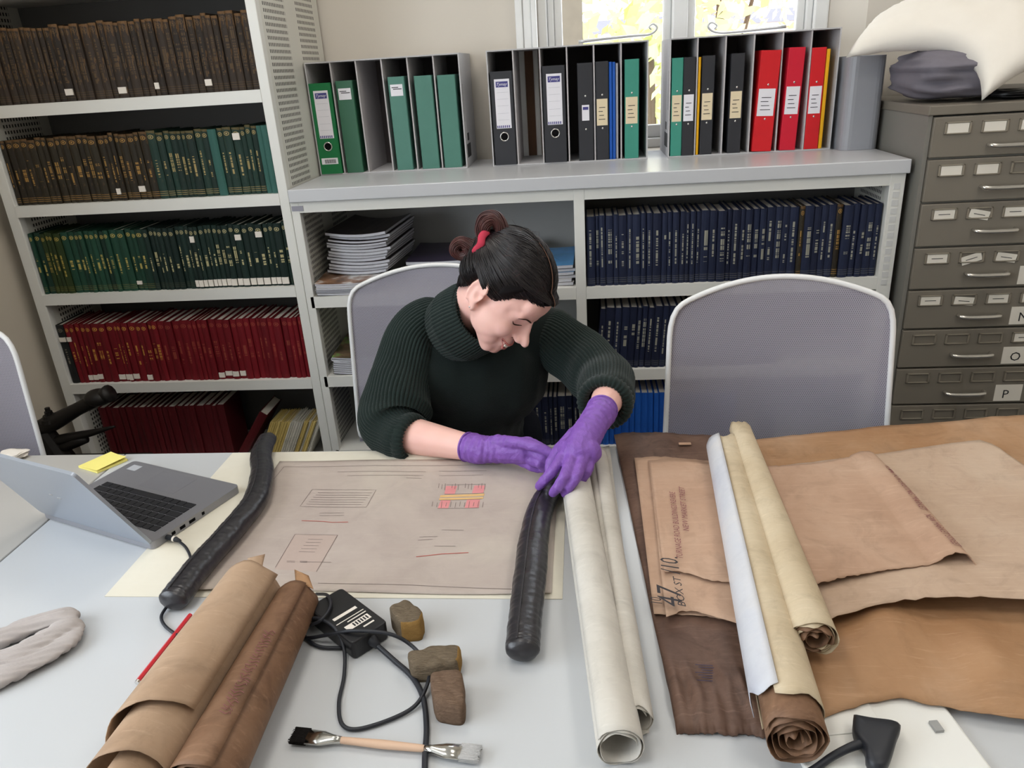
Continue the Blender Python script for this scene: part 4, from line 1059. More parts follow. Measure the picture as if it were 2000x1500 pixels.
# lid: hinged along y = LD; find the opening that matches
best = None
for k in range(0, 60):
    al = radians(k); tip = lB + ey * LD + (ez * cos(al) + ey * sin(al)) * LD
    d_ = tip - CAM_POS; zz = d_.dot(_f); qx, qy = 1000 + FPX * d_.dot(_r) / zz, 750 - FPX * d_.dot(_u) / zz
    e_ = (qx - 158) ** 2 + (qy - 940) ** 2
    if best is None or e_ < best[0]: best = (e_, al)
AL = best[1]
LMl = LM @ Matrix.Translation((0, LD - .004, .015)) @ Matrix.Rotation(-AL, 4, 'X')
lid = obj('lid', g_move(g_join(prism([(x, z) for x, z in rrect(-LW, 0, 0, LD, .008)], 0, .006)), LMl @ Matrix(((1, 0, 0, 0), (0, 0, 1, 0), (0, 1, 0, 0), (0, 0, 0, 1)))), m_alu2, lap, recalc=True)
obj('screen', g_move(g_box(-LW + .006, -.006, -.0006, .0002, .008, LD - .008), LMl), m_screen, lid, recalc=True)
obj('lid_emblem', g_move(g_join(g_box(-LW / 2 - .014, -LW / 2 - .006, .006, .0064, LD * .5, LD * .5 + .003), g_box(-LW / 2 + .002, -LW / 2 + .012, .006, .0064, LD * .47, LD * .47 + .003)), LMl), m_chrome, lid, recalc=True)
obj('hinge', g_move(g_join(g_cyl((-LW + .03, LD - .004, .013), (-LW + .07, LD - .004, .013), .005), g_cyl((-.07, LD - .004, .013), (-.03, LD - .004, .013), .005)), LM), m_alu, lap)
# sticky notes and a scrap of tissue
m_yel = plain('yellow_note_paper', rgb(240, 228, 132), 0.8, 0.2, var=0.02)
q = [D(153, 911, .004), D(217, 883, .004), D(249, 897, .004), D(190, 922, .004)]
nb = empty('sticky_note_pad', (0, 0, 0)); tag(nb, 'yellow sticky note pad beyond the laptop', 'sticky notes')
base = [(p.x, p.y, ZD + .0004) for p in q]; topv = [(p.x, p.y, ZD + .005) for p in q]
obj('pad', g_loft([base, topv]), m_yel, nb, recalc=True)
def curl(u, v):
    p = q[0].lerp(q[1], u).lerp(q[3].lerp(q[2], u), v); return (p.x, p.y, ZD + .0054 + .006 * v * v * (0.4 + .6 * u))
obj('top_note', g_grid(curl, 8, 8), m_yel, nb, smooth=True)
t_ = obj('tissue', bundle((D(28, 894).x, D(28, 894).y, ZD + .0085), (.03, .022, .008), 3.3, .35), m_label, smooth=True); tag(t_, 'small white crumpled tissue at the far left desk', 'tissue')

# ------------------------------------------------------------------ rolled plans
def roll(name, P0, P1, r0, r1, turns, a0, mat, label=None, parent=None, jag=.006, seed=0, flat=1.0, inner=.45, trim=0.0, thick=.0009, n_ax=40, cat='plan roll', group=None, direction=1):
    """spiral sheet wound about the axis P0->P1 (P0 far, P1 near); a0: angle of the loose outer edge"""
    P0, P1 = Vector(P0), Vector(P1); ax = (P1 - P0); L = ax.length; ax /= L
    side = ax.cross(Vector((0, 0, 1))).normalized(); up = side.cross(ax).normalized()
    nt = int(26 * turns)
    def f(u, v):
        th = turns * 2 * pi * v; k = 1 - (1 - inner) * v ** 1.2
        e0 = jag * mnoise.noise(Vector((th * 1.3, seed, 0))) * 1.5; e1 = jag * mnoise.noise(Vector((th * 1.1, seed + 9, 2))) * 1.5 - trim * (1 - v) ** 2
        s = (u * (L + e1 - e0) + e0) / L
        r = (r0 + (r1 - r0) * s) * k * (1 + .02 * mnoise.noise(Vector((s * 3, th * .5, seed))))
        a = a0 + direction * th
        return P0 + ax * (s * L) + side * (cos(a) * r) + up * (sin(a) * r * flat)
    o = obj(name, g_grid(f, n_ax, nt), mat, parent, smooth=True, solid=thick)
    if label: tag(o, label, cat, group)
    return o
GR = 'rolled plans'
rA = roll('plan_roll', D(496, 1148, .048), D(222, 1560, .054), .050, .058, 2.2, radians(150), m_kraft, 'wide kraft paper roll, left of the two at bottom left', group=GR, seed=1, trim=.10, inner=.55, direction=-1)
rB = roll('plan_roll', D(583, 1170, .036), D(392, 1545, .040), .0345, .0435, 2.6, radians(120), m_kraft2, 'narrower darker brown roll beside the wide kraft one', group=GR, seed=2, trim=.0, inner=.6, direction=-1)
# frayed tabs at the far ends, and handwriting on the darker roll
def tab(pts, z, mat, par): return obj('torn_tab', g_grid(lambda u, v: tuple(D(*[pts[0][i] + (pts[1][i] - pts[0][i]) * u + (pts[3][i] - pts[0][i]) * v + (pts[2][i] - pts[1][i] - pts[3][i] + pts[0][i]) * u * v for i in (0, 1)], z + .006 * sin(u * 3) * (1 - v))), 6, 6), mat, par, smooth=True, solid=.0008)
tab([(483, 1090), (518, 1082), (512, 1108), (486, 1112)], .085, m_kraft, rA)
tab([(575, 1112), (603, 1124), (612, 1150), (577, 1136)], .06, m_tan2, rB)
def on_roll(P0, P1, r0, r1, s, a, lift=.0012):
    P0, P1 = Vector(P0), Vector(P1); ax = (P1 - P0); L = ax.length; ax /= L; side = ax.cross(Vector((0, 0, 1))).normalized(); up = side.cross(ax).normalized()
    r = r0 + (r1 - r0) * s + lift; return P0 + ax * (s * L) + side * (cos(a) * r) + up * (sin(a) * r)
gs = []
for k in range(26):
    s0 = .35 + .45 * k / 26; pts = []
    for j in range(5):
        pts.append(on_roll(D(583, 1170, .036), D(392, 1545, .040), .0345, .0435, s0 + .012 * (j % 3) * .5 + RND.uniform(-.004, .004), radians(98) + (j - 2) * .09 + RND.uniform(-.05, .05)))
    gs.append(g_tube(smooth_path(pts, 2), .0005, 4))
obj('faded_handwriting', g_join(*gs), m_inkv, rB)['kind'] = 'stuff'
# red pencil
pA, pB = D(267, 1334, .004), D(372, 1201, .004); pd = (pB - pA).normalized()
pe = tag(empty('red_pencil', (0, 0, 0)), 'red pencil tucked along the wide kraft roll', 'pencil')
obj('barrel', g_cyl(pA + pd * .004, pB, .0036, n=6), plain('red_lacquer', rgb(196, 30, 42), .3), pe)
obj('ferrule', g_cyl(pA, pA + pd * .004, .0034, n=10), m_chrome, pe)

# white plan rolls
W0, W1 = D(1122, 930, .029), D(1211, 1462, .029)
roll('plan_roll', W0, W1, .029, .0285, 2.4, radians(30), m_whiter, 'white paper plan roll with an open round near end', group=GR, seed=3, inner=.72, jag=.004)
roll('plan_roll', D(1166, 890, .020), D(1243, 1408, .021), .020, .021, 2.2, radians(70), m_whiter, 'thin white plan roll between the open roll and brown wrapper', group=GR, seed=4, inner=.7, jag=.006)
ws = sheet('loose_plan_sheet', [(1150, 882), (1190, 876)], [(1205, 1448), (1268, 1436)], .0012, lambda u, v: .018 * u * (0.3 + .7 * sin(v * 9 + 1) ** 2) * .5, m_whiter, nu=8, nv=40)
tag(ws, 'white plan sheet under the white rolls', 'paper')

# dark brown wrapper with the labelled tan plans
bf = sheet('brown_wrapper', [(1199, 849), (1300, 850), (1440, 858)], [(1322, 1432), (1420, 1434), (1530, 1444)], .004,
           lambda u, v: .006 * (1 - exp(-u * 14)) + .010 * exp(-((v - .92) / .06) ** 2) * (0.7 + 1.3 * n3((u * 9, v * 16, 1))) + .004 * n3((u * 4, v * 9, 5)) - .006 * (v > .985), m_brown, .004, 44, 60)
tag(bf, 'dark brown paper wrapper with crumpled near end', 'wrapper')
obj('paper_patch', g_box(D(1338, 868, .012).x - .013, D(1338, 868, .012).x + .012, D(1338, 868, .012).y - .005, D(1338, 868, .012).y + .004, ZD + .013, ZD + .0146), m_tan, bf)
tp1 = sheet('tan_plan', [(1239, 894), (1300, 893), (1420, 905)], [(1277, 1194), (1360, 1200), (1470, 1216)], .0145, lambda u, v: .003 * sin(v * 5) + .002 * u, m_tan, .0008, 24, 30)
tag(tp1, 'tan paper plan peeping out at left under another', 'plan')
tp2 = sheet('tan_plan', [(1266, 899), (1330, 897), (1425, 910)], [(1301, 1204), (1345, 1193), (1400, 1208), (1475, 1230)], .0185, lambda u, v: .004 * sin(v * 5) + .003 * u + .004 * v * v, m_tan, .0008, 24, 30)
tag(tp2, 'tan plan numbered 47 and 10 on the brown wrapper', 'plan')
tp3 = sheet('tan_plan', [(1268, 902), (1330, 899), (1428, 912)], [(1297, 1117), (1330, 1116), (1380, 1132), (1460, 1146)], .0240, lambda u, v: .004 * sin(v * 4) + .003 * u + .003 * v * v, m_tan, .0008, 24, 30)
tag(tp3, 'shorter tan plan with red handwriting on the numbered one', 'plan')
def write(body, p0, p1, size, z, mat, parent, shear=.3, name='handwriting', conform=False):
    """lettering lying flat, running from pixel p0 towards p1 on height z"""
    a = D(p0[0], p0[1], z); b = D(p1[0], p1[1], z); d = b - a; L = d.length; d.normalize(); g = text_geo(body, size, shear)
    w = max(v[0] for v in g[0]); up = Vector((-d.y, d.x, 0)); s = L / w
    bm = bmesh.new(); bm.from_mesh(parent.data); tree_ = BVHTree.FromBMesh(bm); bm.free()
    def drop(p):
        if not conform: return p
        h_ = tree_.ray_cast(Vector((p.x, p.y, ZD + .3)), Vector((0, 0, -1))); return Vector((p.x, p.y, (h_[0].z if h_[0] else p.z) + .0018))
    return obj(name, ([tuple(drop(a + d * (v[0] * s) + up * v[1])) for v in g[0]], g[1]), mat, parent)
m_mark = plain('black_marker', rgb(44, 40, 44), .7)
o = write('TURNAGE ROAD BUILDINGS REVERE', (1334, 1092), (1318, 960), .014, .0325, m_inkv, tp3)
o = write('NEW MARKET STREET', (1346, 1038), (1336, 950), .014, .0325, m_inkv, tp3)
o = write('/10.', (1328, 1122), (1323, 1088), .040, .0325, m_mark, tp3)
o = write('47', (1334, 1188), (1327, 1142), .050, .0305, m_mark, tp2)
o = write('BOX ST', (1340, 1186), (1328, 1125), .016, .0312, m_mark, tp2)
o = write('10', (1294, 1182), (1291, 1166), .024, .0205, m_mark, tp1)
gs = []
for k in range(7):
    a = D(1358 + (k % 3) * 6, 1298 + k * 5, .0145); b = D(1392 + (k % 2) * 10, 1300 + k * 5, .0145); gs.append(g_tube([a, a.lerp(b, .4), b], .0006, 4))
obj('stamped_text', g_join(*gs), plain('blue_stamp_ink', rgb(60, 54, 78), .8), bf)['kind'] = 'stuff'

# tan and orange sheets at right
s1 = sheet('wrapping_sheet', [(1400, 870), (1560, 852), (1720, 836), (1870, 826), (2060, 812), (2300, 800)], [(1560, 1432), (1650, 1392), (1745, 1370), (1800, 1378), (1900, 1396), (2010, 1414), (2300, 1425), (2650, 1430)], .0085,
           lambda u, v: .004 + .022 * exp(-((u - .24) / .07) ** 2) * exp(-((v - .84) / .10) ** 2) + .016 * exp(-((u - .40) / .05) ** 2) * exp(-((v - .88) / .09) ** 2) + .020 * max(0, u - .30) * exp(-((v - .55) / .25) ** 2) + .012 * exp(-((v - .90) / .07) ** 2) * (.5 + .5 * sin(u * 15 + .6)) + .003 * n3((u * 9, v * 9, 2)) + .03 * max(0, u - .45) * exp(-(v / .18) ** 2) * (.7 + .3 * sin(u * 25)), m_tan2, .0015, 60, 60)
tag(s1, 'large orange-brown wrapping sheet rumpled at the right', 'wrapper')
s2 = sheet('pale_tan_plan', [(1480, 915), (1700, 893), (1860, 870), (1925, 866), (1990, 905), (2100, 975), (2250, 1075)], [(1600, 1220), (1700, 1196), (1800, 1186), (1900, 1186), (2010, 1190), (2250, 1196), (2450, 1200)], .030,
           lambda u, v: .004 * sin(v * 6 + u * 5) + .006 * u + .012 * v * v * (0.4 + .6 * sin(u * 4)), m_tan3, .001, 40, 40)
tag(s2, 'pale tan plan sheet on the orange wrapper', 'plan')
s3 = sheet('tan_plan', [(1480, 912), (1600, 903), (1690, 886), (1722, 896)], [(1585, 1142), (1680, 1122), (1780, 1108), (1880, 1100), (1925, 1114)], .042,
           lambda u, v: .004 * sin(v * 4) + (.018 * sin(min(1, max(0, (u - .72) / .28)) * pi) - .016 * max(0, (u - .9) / .1)) * (.35 + .65 * v) + .004 * v * v, m_tan, .001, 50, 40)
tag(s3, 'tan plan with red writing along its curled right edge', 'plan')
o = write('PLANS FOR EXISTING MARKET', (1727, 905), (1800, 1000), .015, .058, m_inkv, s3, conform=True)
o = write('NEW MARKET STREET', (1804, 1005), (1866, 1070), .015, .060, m_inkv, s3, conform=True)
# cream rolls lying across
zr = .062
roll('plan_roll', D(1446, 838, zr + .004), D(1592, 1246, zr + .004), .0215, .031, 3.2, radians(200), m_creamr, 'cream roll lying right of the white-wrapped one', group=GR, seed=6, inner=.55, jag=.010, flat=.85)
roll('inner_layer', D(1452, 852, zr + .004), D(1594, 1251, zr + .004), .0165, .0245, 2.6, radians(250), m_kraft2, None, bpy.data.objects['plan_roll.004'], seed=16, inner=.4, jag=.010, flat=.8)
R20, R21 = D(1418, 880, .048), D(1556, 1448, .046)
r2 = roll('plan_roll', R20, R21, .029, .036, 4.5, radians(20), m_kraft2, 'long brown plan roll half wrapped in white tape', group=GR, seed=7, inner=.18, jag=.008)
r2w = roll('white_wrap', D(1413, 872, .049), D(1537, 1385, .048), .032, .0395, .27, radians(-25), m_bluew, None, r2, seed=8, inner=.995, jag=.02, direction=1)
roll('cream_layer', D(1418, 874, .048), D(1543, 1398, .047), .0308, .0382, .72, radians(60), m_creamr, None, r2, seed=12, inner=.99, jag=.02, direction=1)

# ------------------------------------------------------------------ power adapter and its leads
m_rub = plain('black_rubber', rgb(34, 36, 42), 0.45, 0.4)
m_adp = plain('black_adapter_plastic', rgb(30, 30, 32), 0.35, 0.4, var=0.04)
ad = tag(empty('power_adapter', (0, 0, 0)), 'black laptop power adapter with looping cables', 'power adapter')
h = .030
a1, a2, a4 = D(667, 1147, h), D(757, 1214, h), D(612, 1180, h)
ux = (a2 - a1).normalized(); uy = (a4 - a1); uy = (uy - ux * uy.dot(ux)).normalized(); al_, aw = (a2 - a1).length, .062
AM = Matrix(((ux.x, uy.x, 0, a1.x), (ux.y, uy.y, 0, a1.y), (0, 0, 1, ZD + .0005), (0, 0, 0, 1)))
obj('brick', g_move(prism(rrect(0, al_, 0, aw, .007), 0, h), AM), m_adp, ad, recalc=True, bevel=.003)
lbs = [(g_box(.055, .061, .012, .052, h - .0002, h + .0003), m_label), (g_box(.070, .0715, .008, .055, h - .0002, h + .0003), m_label), (g_box(.076, .078, .008, .04, h - .0002, h + .0003), m_label), (g_box(.083, .095, .01, .05, h - .0002, h + .0003), m_label),
       (g_join(*[g_box(.085, .093, .013 + i * .0045, .0155 + i * .0045, h, h + .0005) for i in range(6)]), m_ink), (g_box(.102, .105, .012, .03, h - .0002, h + .0003), m_label)]
lb_ = obj2('rating_label', [(g_move(g, AM), m) for g, m in lbs], ad, recalc=True); lb_['kind'] = 'stuff'
def cable(name, pts, r, par=ad, sub=8): return obj(name, g_tube(smooth_path([D(x, y, z) for x, y, z in pts], sub), r, 10), m_rub, par, smooth=True)
obj('mains_connector', g_join(g_tube([D(712, 1232, .016), D(724, 1247, .015), D(738, 1262, .012)], [.011, .010, .005], 12)), m_rub, ad, smooth=True)
cable('mains_lead', [(735, 1259, .012), (770, 1290, .006), (805, 1322, .006), (826, 1362, .006), (833, 1420, .005), (830, 1480, .005), (829, 1560, .005)], .0038)
cable('charging_lead', [(560, 1240, .006), (600, 1246, .006), (640, 1240, .020), (690, 1232, .036), (760, 1238, .032), (805, 1262, .012), (836, 1302, .006), (836, 1332, .012), (814, 1375, .006), (770, 1402, .004), (700, 1424, .004), (668, 1414, .004), (662, 1372, .004),
                       (672, 1320, .004), (672, 1268, .012), (655, 1228, .03), (622, 1208, .03), (594, 1214, .018), (592, 1238, .004), (620, 1262, .004), (668, 1266, .004)], .0027)
cable('charging_lead', [(618, 1160, .012), (640, 1163, .035), (645, 1185, .036), (628, 1210, .034), (606, 1222, .02)], .0025)
cable('charging_lead', [(326, 1184, .006), (315, 1204, .004), (322, 1222, .004), (345, 1240, .004), (380, 1262, .004)], .0025)
cable('charging_lead', [(345, 1054, .008), (362, 1068, .006), (372, 1088, .004), (373, 1108, .004), (372, 1122, .004)], .0025)
pg = obj('charging_plug', g_tube([D(318, 1047, .009), D(330, 1050, .009), D(342, 1053, .009), D(352, 1057, .008)], [.0045, .0052, .0052, .003], 12), m_rub, ad, smooth=True)
obj('plug_band', g_tube([D(339, 1052.2, .009), D(342.5, 1053.2, .009)], [.0056, .0056], 12), m_label, pg)

# ------------------------------------------------------------------ dirty cleaning sponges
def sponge_mat(name, a, b):
    t = NT(name, .95, .1); n = t.noise(t.mapping(t.coords(), (90, 420, 260)), 1.2, 5, .75, .5); n2 = t.noise(t.coords(), 40, 3)
    t.color(t.mix(t.math('MULTIPLY', n, 1.0), a, b)); t.bump(n, 1.0, .004); return t.m
m_sp = sponge_mat('soot_grey_sponge', rgb(64, 54, 44), rgb(168, 150, 126)); m_sp2 = sponge_mat('brown_sponge', rgb(76, 58, 46), rgb(168, 140, 118)); m_spo = sponge_mat('ochre_sponge_side', rgb(150, 112, 62), rgb(186, 148, 90))
def sponge(pix, h, mat, label, seed, side=None, slump=.12):
    """pix: base outline in pixels on the desk; soft irregular block"""
    P = [D(x, y, 0) for x, y in pix]; c = sum(P, Vector()) / len(P); n = 10
    ring = []
    for i in range(len(P)):
        for k in range(n): ring.append(P[i].lerp(P[(i + 1) % len(P)], k / n))
    ring = [(ring[i - 2] + ring[i - 1] + ring[i] + ring[(i + 1) % len(ring)] + ring[(i + 2) % len(ring)]) / 5 for i in range(len(ring))]
    rings = []
    for (k, z) in ((.97, .0006), (1.0, h * .2), (1.01, h * .5), (.995, h * .8), (.97, h * .95), (.90, h), (.72, h * 1.02), (.54, h * 1.03), (.36, h * 1.03), (.18, h * 1.03), (.03, h * 1.03)):
        rings.append([(lambda q: (c + (q - c) * k * (1 + .05 * n3((q.x * 60, q.y * 60, z * 90 + seed))) + Vector((0, 0, z + (.0035 * k * n3((q.x * 70, q.y * 70, seed)) if z > h * .6 else 0)))))(q) for q in ring])
    g = g_loft([[tuple(p) for p in r] for r in rings])
    o = obj('sponge', g, mat, smooth=True, recalc=True)
    if side is not None:
        o.data.materials.append(m_spo); m = len(ring)
        for i in range(5):
            for j in range(m):
                if side[0] * n <= j < side[1] * n: o.data.polygons[i * m + j].material_index = 1
    return tag(o, label, 'sponge', 'dry cleaning sponges')
sponge([(762, 1222), (800, 1204), (832, 1232), (826, 1252), (786, 1256)], .036, m_sp, 'dirty sponge block nearest the power adapter', 1.0, (2, 4))
sponge([(798, 1308), (850, 1292), (904, 1290), (900, 1324), (850, 1334), (808, 1334)], .030, m_sp, 'grey sponge block lying between the other two', 2.0, (2, 3))
sponge([(842, 1346), (908, 1344), (912, 1420), (852, 1414)], .034, m_sp2, 'brown upright-grained sponge block nearest the brush', 3.0)

# ------------------------------------------------------------------ double-ended brush
br = tag(empty('paint_brush', (0, 0, 0)), 'double-ended brush with black and white bristles', 'brush')
bA, bB = D(571, 1436, .008), D(937, 1473, .008); bx = (bB - bA).normalized(); by = Vector((-bx.y, bx.x, 0)); BL = (bB - bA).length
BM = Matrix(((bx.x, by.x, 0, bA.x), (bx.y, by.y, 0, bA.y), (0, 0, 1, ZD + .008), (0, 0, 0, 1)))
def strip(secs): return g_move(g_loft([[(x * BL, cos(a) * w, sin(a) * t) for a in [2 * pi * k / 14 for k in range(14)]] for x, w, t in secs]), BM)
m_woodh = plain('pale_wood', rgb(206, 172, 146), .5, .4, var=.06, nscale=40)
m_ferr = plain('tin_ferrule', rgb(198, 196, 190), .18, .6, 1.0, var=.05)
obj('handle', strip([(.245, .0035, .0035), (.27, .0042, .0042), (.5, .0058, .0052), (.70, .0045, .0045), (.735, .0035, .0035)]), m_woodh, br, smooth=True)
obj('ferrule', strip([(.085, .0115, .004), (.17, .0108, .0045), (.225, .006, .005), (.27, .0045, .0048)]), m_ferr, br, smooth=True)
obj('ferrule', strip([(.715, .0042, .0048), (.755, .0055, .005), (.82, .0105, .0045), (.905, .0115, .004)]), m_ferr, br, smooth=True)
m_bb = sponge_mat('black_bristle', rgb(16, 15, 15), rgb(46, 42, 40)); m_wb = sponge_mat('white_bristle', rgb(206, 204, 202), rgb(228, 226, 224))
def bristles(x0, x1, w, mat):
    gs = []
    for i in range(22):
        for j in range(3):
            y = (-1 + 2 * i / 21) * w; z = (j - 1) * .0026; gs.append(g_move(g_cyl((x0 * BL, y * .97, z), ((x1 + RND.uniform(-.006, .006)) * BL, y * 1.06, z * .8), .0008, .0004, 5), BM))
    o = obj('bristles', g_join(*gs), mat, br); o['kind'] = 'stuff'
bristles(.09, .0, .0105, m_bb); bristles(.9, 1.0, .011, m_wb)

# ------------------------------------------------------------------ grey cloth, socket block, plug, black lid
cl = obj('grey_cloth', g_join(g_tube(smooth_path([D(-60, 1262, .012), D(0, 1246, .013), D(60, 1222, .014), (D(120, 1204, .018)), D(150, 1206, .016)], 6), [.024, .022, .020, .018, .012], 12, flat=.45),
     g_tube(smooth_path([D(-40, 1300, .012), D(20, 1284, .014), D(80, 1252, .016), D(130, 1222, .017), D(152, 1210, .014)], 6), [.024, .022, .020, .018, .012], 12, flat=.45),
     g_tube(smooth_path([D(-40, 1340, .010), D(20, 1312, .012), D(90, 1280, .013), D(135, 1250, .014), D(152, 1220, .012)], 6), [.024, .022, .018, .016, .012], 12, flat=.45)), None)
remesh(cl, .0025, 6)
_cv = [(v.co.copy(), v.normal.copy()) for v in cl.data.vertices]; _o = []
for p, n in _cv:
    c_ = p.y * .93 - p.x * .36; k = .0035 * n3((p.x * 12, c_ * 130, p.z * 60)) + .0022 * sin(c_ * 620 + 5 * n3((p.x * 16, p.y * 16, 0)))
    q = p + Vector((n.x * .3, n.y * .3, n.z)) * k if p.z > ZD + .006 else p; q = Vector(q); q.z = max(q.z, ZD + .0005); _o += list(q)
cl.data.vertices.foreach_set('co', _o); cl.data.update()
cl.data.materials.clear(); cl.data.materials.append(plain('pale_grey_cotton', rgb(172, 164, 160), .95, .1, var=.05, nscale=90, bump=.2))
tag(cl, 'crumpled pale grey cloth at the left of the desk', 'cloth')
m_wpl = plain('white_plastic', rgb(226, 225, 220), .35, .5, var=.01)
c0 = D(1690, 1440, .012)
sk = tag(empty('power_socket_block', (c0.x, c0.y, ZD), radians(8)), 'white power socket block half under the orange wrapper', 'socket')
obj('body', g_box(-.085, .12, -.09, .085, .0005, .008), m_wpl, sk, bevel=.004, seg=3)
obj('socket_plate', g_box(-.05, .03, .01, .055, .0078, .0095), m_wpl, sk, bevel=.002)
obj('switch', g_box(.085, .095, .0, .015, .0078, .012), plain('grey_switch', rgb(150, 150, 148), .4), sk)
pc = [D(1668, 1392, .030), D(1700, 1398, .030), D(1757, 1408, .030), D(1752, 1440, .030), D(1735, 1488, .030), D(1712, 1496, .030), D(1694, 1480, .030), D(1690, 1455, .030), D(1668, 1425, .030)]
cen = sum(pc, Vector()) / len(pc); out_ = resample(pc + [pc[0]], 40)[:-1]
pgm = obj('mains_plug', g_loft([[(cen + (p - cen) * k + Vector((0, 0, z))) for p in out_] for k, z in ((.94, -.016), (1, -.012), (1, -.003), (.9, .001), (.5, .0015))]), m_rub, smooth=True, recalc=True)
tag(pgm, 'black three-pin mains plug lying on the socket block', 'plug')
obj('lead', g_tube(smooth_path([D(1690, 1450, .022), D(1660, 1460, .022), D(1625, 1478, .018), D(1590, 1502, .010), D(1540, 1530, .006)], 6), [.006, .005, .0045, .0042, .0042], 10), m_rub, pgm, smooth=True)
obj('lead_marking', g_tube([D(1614, 1485, .0172), D(1598, 1497, .0132)], [.0048, .0048], 10), m_label, pgm) if False else None
bl = D(1218, 1553, .03)
ld = obj('round_black_tin', g_loft([[(bl.x + r * cos(a), bl.y + r * sin(a), ZD + z) for a in [2 * pi * k / 40 for k in range(40)]] for r, z in ((.033, .0005), (.034, .003), (.034, .030), (.0325, .032), (.031, .0305), (.01, .0305))]), m_adp, smooth=False)
tag(ld, 'round black tin just entering the bottom edge', 'tin')
# ================================================================== the seated person
person = tag(empty('person', (-0.33, 1.80, 0)), 'person in a dark green ribbed sweater and purple gloves bending over the drawing', 'person')
PIV = Matrix.Translation((0.33, -1.80, 0))       # children are built in world space
def pobj(name, g, mat, parent=None, **k):
    o = obj(name, g, mat, parent or person, **k)
    if parent is None: o.matrix_parent_inverse = PIV
    return o
def skin_mat():
    t = NT('skin', 0.48, 0.35); n = t.noise(t.coords(), 14, 3); n2 = t.noise(t.coords(), 160, 3)
    t.color(t.mix(n, rgb(232, 180, 168), rgb(240, 196, 184))); t.b.inputs['Subsurface Weight'].default_value = .12
    t.b.inputs['Subsurface Radius'].default_value = (.012, .005, .003); t.b.inputs['Subsurface Scale'].default_value = .6; t.bump(n2, .08, .0006); return t.m
m_skin = skin_mat()
m_lip = plain('lip', rgb(208, 128, 122), .4, .4, var=.05)
m_mouth = plain('mouth_inside', rgb(96, 34, 34), .6, .3)
m_teeth = plain('teeth', rgb(240, 232, 218), .25, .5, var=.02)
m_browm = plain('brow_hair', rgb(62, 42, 36), .8, .2)
def hair_mat(name, a, b, spec=.5, rough=.34):
    t = NT(name, rough, spec); n = t.noise(t.coords(), 60, 3); t.color(t.mix(n, a, b)); return t.m
m_hair = hair_mat('dark_brown_hair', rgb(15, 12, 14), rgb(32, 25, 27)); m_hair2 = hair_mat('reddish_brown_hair', rgb(44, 22, 22), rgb(92, 50, 46), .45, .4)
def knit(name, a, b, sc=(220, 220, 220)):
    t = NT(name, .95, .12); n = t.noise(t.mapping(t.coords(), sc), 1.5, 3); n2 = t.noise(t.coords(), 12, 2)
    t.color(t.mix(n2, a, b)); t.bump(n, .5, .0025); t.b.inputs['Sheen Weight'].default_value = .15; return t.m
m_knit = knit('dark_green_knit', rgb(20, 27, 26), rgb(26, 34, 32))
m_rib = knit('dark_green_rib_knit', rgb(26, 36, 34), rgb(34, 45, 42))
m_jean = plain('dark_trousers', rgb(28, 30, 38), .9, .1, var=.1, nscale=200)
def glove_mat():
    t = NT('purple_nitrile', .5, .4); n = t.noise(t.coords(), 55, 4, .6, .8); n2 = t.noise(t.mapping(t.coords(), (60, 60, 60)), 2.2, 3)
    t.color(t.mix(n, rgb(110, 68, 152), rgb(142, 98, 186))); t.bump(t.math('ADD', n, n2), .5, .003); return t.m
m_glove = glove_mat()

def displace(o, fn):
    vs = o.data.vertices; N = [(v.co.copy(), v.normal.copy()) for v in vs]; out = []
    for p, n in N: out += list(fn(p, n))
    vs.foreach_set('co', out); o.data.update()
# ---- head frame (local: x = the person's right, y = face forward, z = crown)
it = -_f
hu = (_r * .684 + _u * .585 + it * .43).normalized()
hf = (_r * .65 - _u * .76 + it * .15); hf = (hf - hu * hf.dot(hu)).normalized()
hs = hf.cross(hu)
H0 = aty(981, 570, 1.55); HS = 1.05
HM = Matrix(((hs.x, hf.x, hu.x, H0.x), (hs.y, hf.y, hu.y, H0.y), (hs.z, hf.z, hu.z, H0.z), (0, 0, 0, 1))) @ Matrix.Scale(HS, 4); HI = HM.inverted()
def hl(x, y, z): return HM @ Vector((x, y, z))
def hell(c, r, rz=None): return g_move(g_ell(c, r, 20, 14, rz), HM)
def hcap(a, b, ra, rb): return g_capsule(hl(*a), hl(*b), ra, rb)
G = []
G += [hell((0, -.016, .031), (.075, .090, .083)), hell((0, .026, .014), (.068, .063, .072)), hell((0, .030, -.034), (.058, .055, .062)),
      hell((0, .070, -.089), (.020, .018, .014)), hell((0, .046, -.070), (.043, .040, .029)), hell((0, .070, .040), (.052, .022, .034))]
for s in (-1, 1):
    G += [hcap((s * .054, .004, -.040), (s * .020, .062, -.087), .019, .018), hell((s * .040, .056, -.028), (.025, .026, .024)), hcap((s * .012, .083, .017), (s * .042, .070, .018), .0085, .010),
          hell((s * .046, .030, -.036), (.024, .042, .042)), hell((s * .030, .050, -.060), (.026, .026, .028))]
G += [hcap((0, .083, .012), (0, .098, -.016), .0070, .0085), hcap((0, .098, -.016), (0, .111, -.030), .0085, .0100), hell((0, .077, -.060), (.027, .017, .018)), hell((0, .078, -.076), (.018, .012, .009))]
G += [hell((0, .085, -.020), (.012, .015, .022))]
for s in (-1, 1): G += [hell((s * .0110, .096, -.033), (.0075, .010, .0075))]
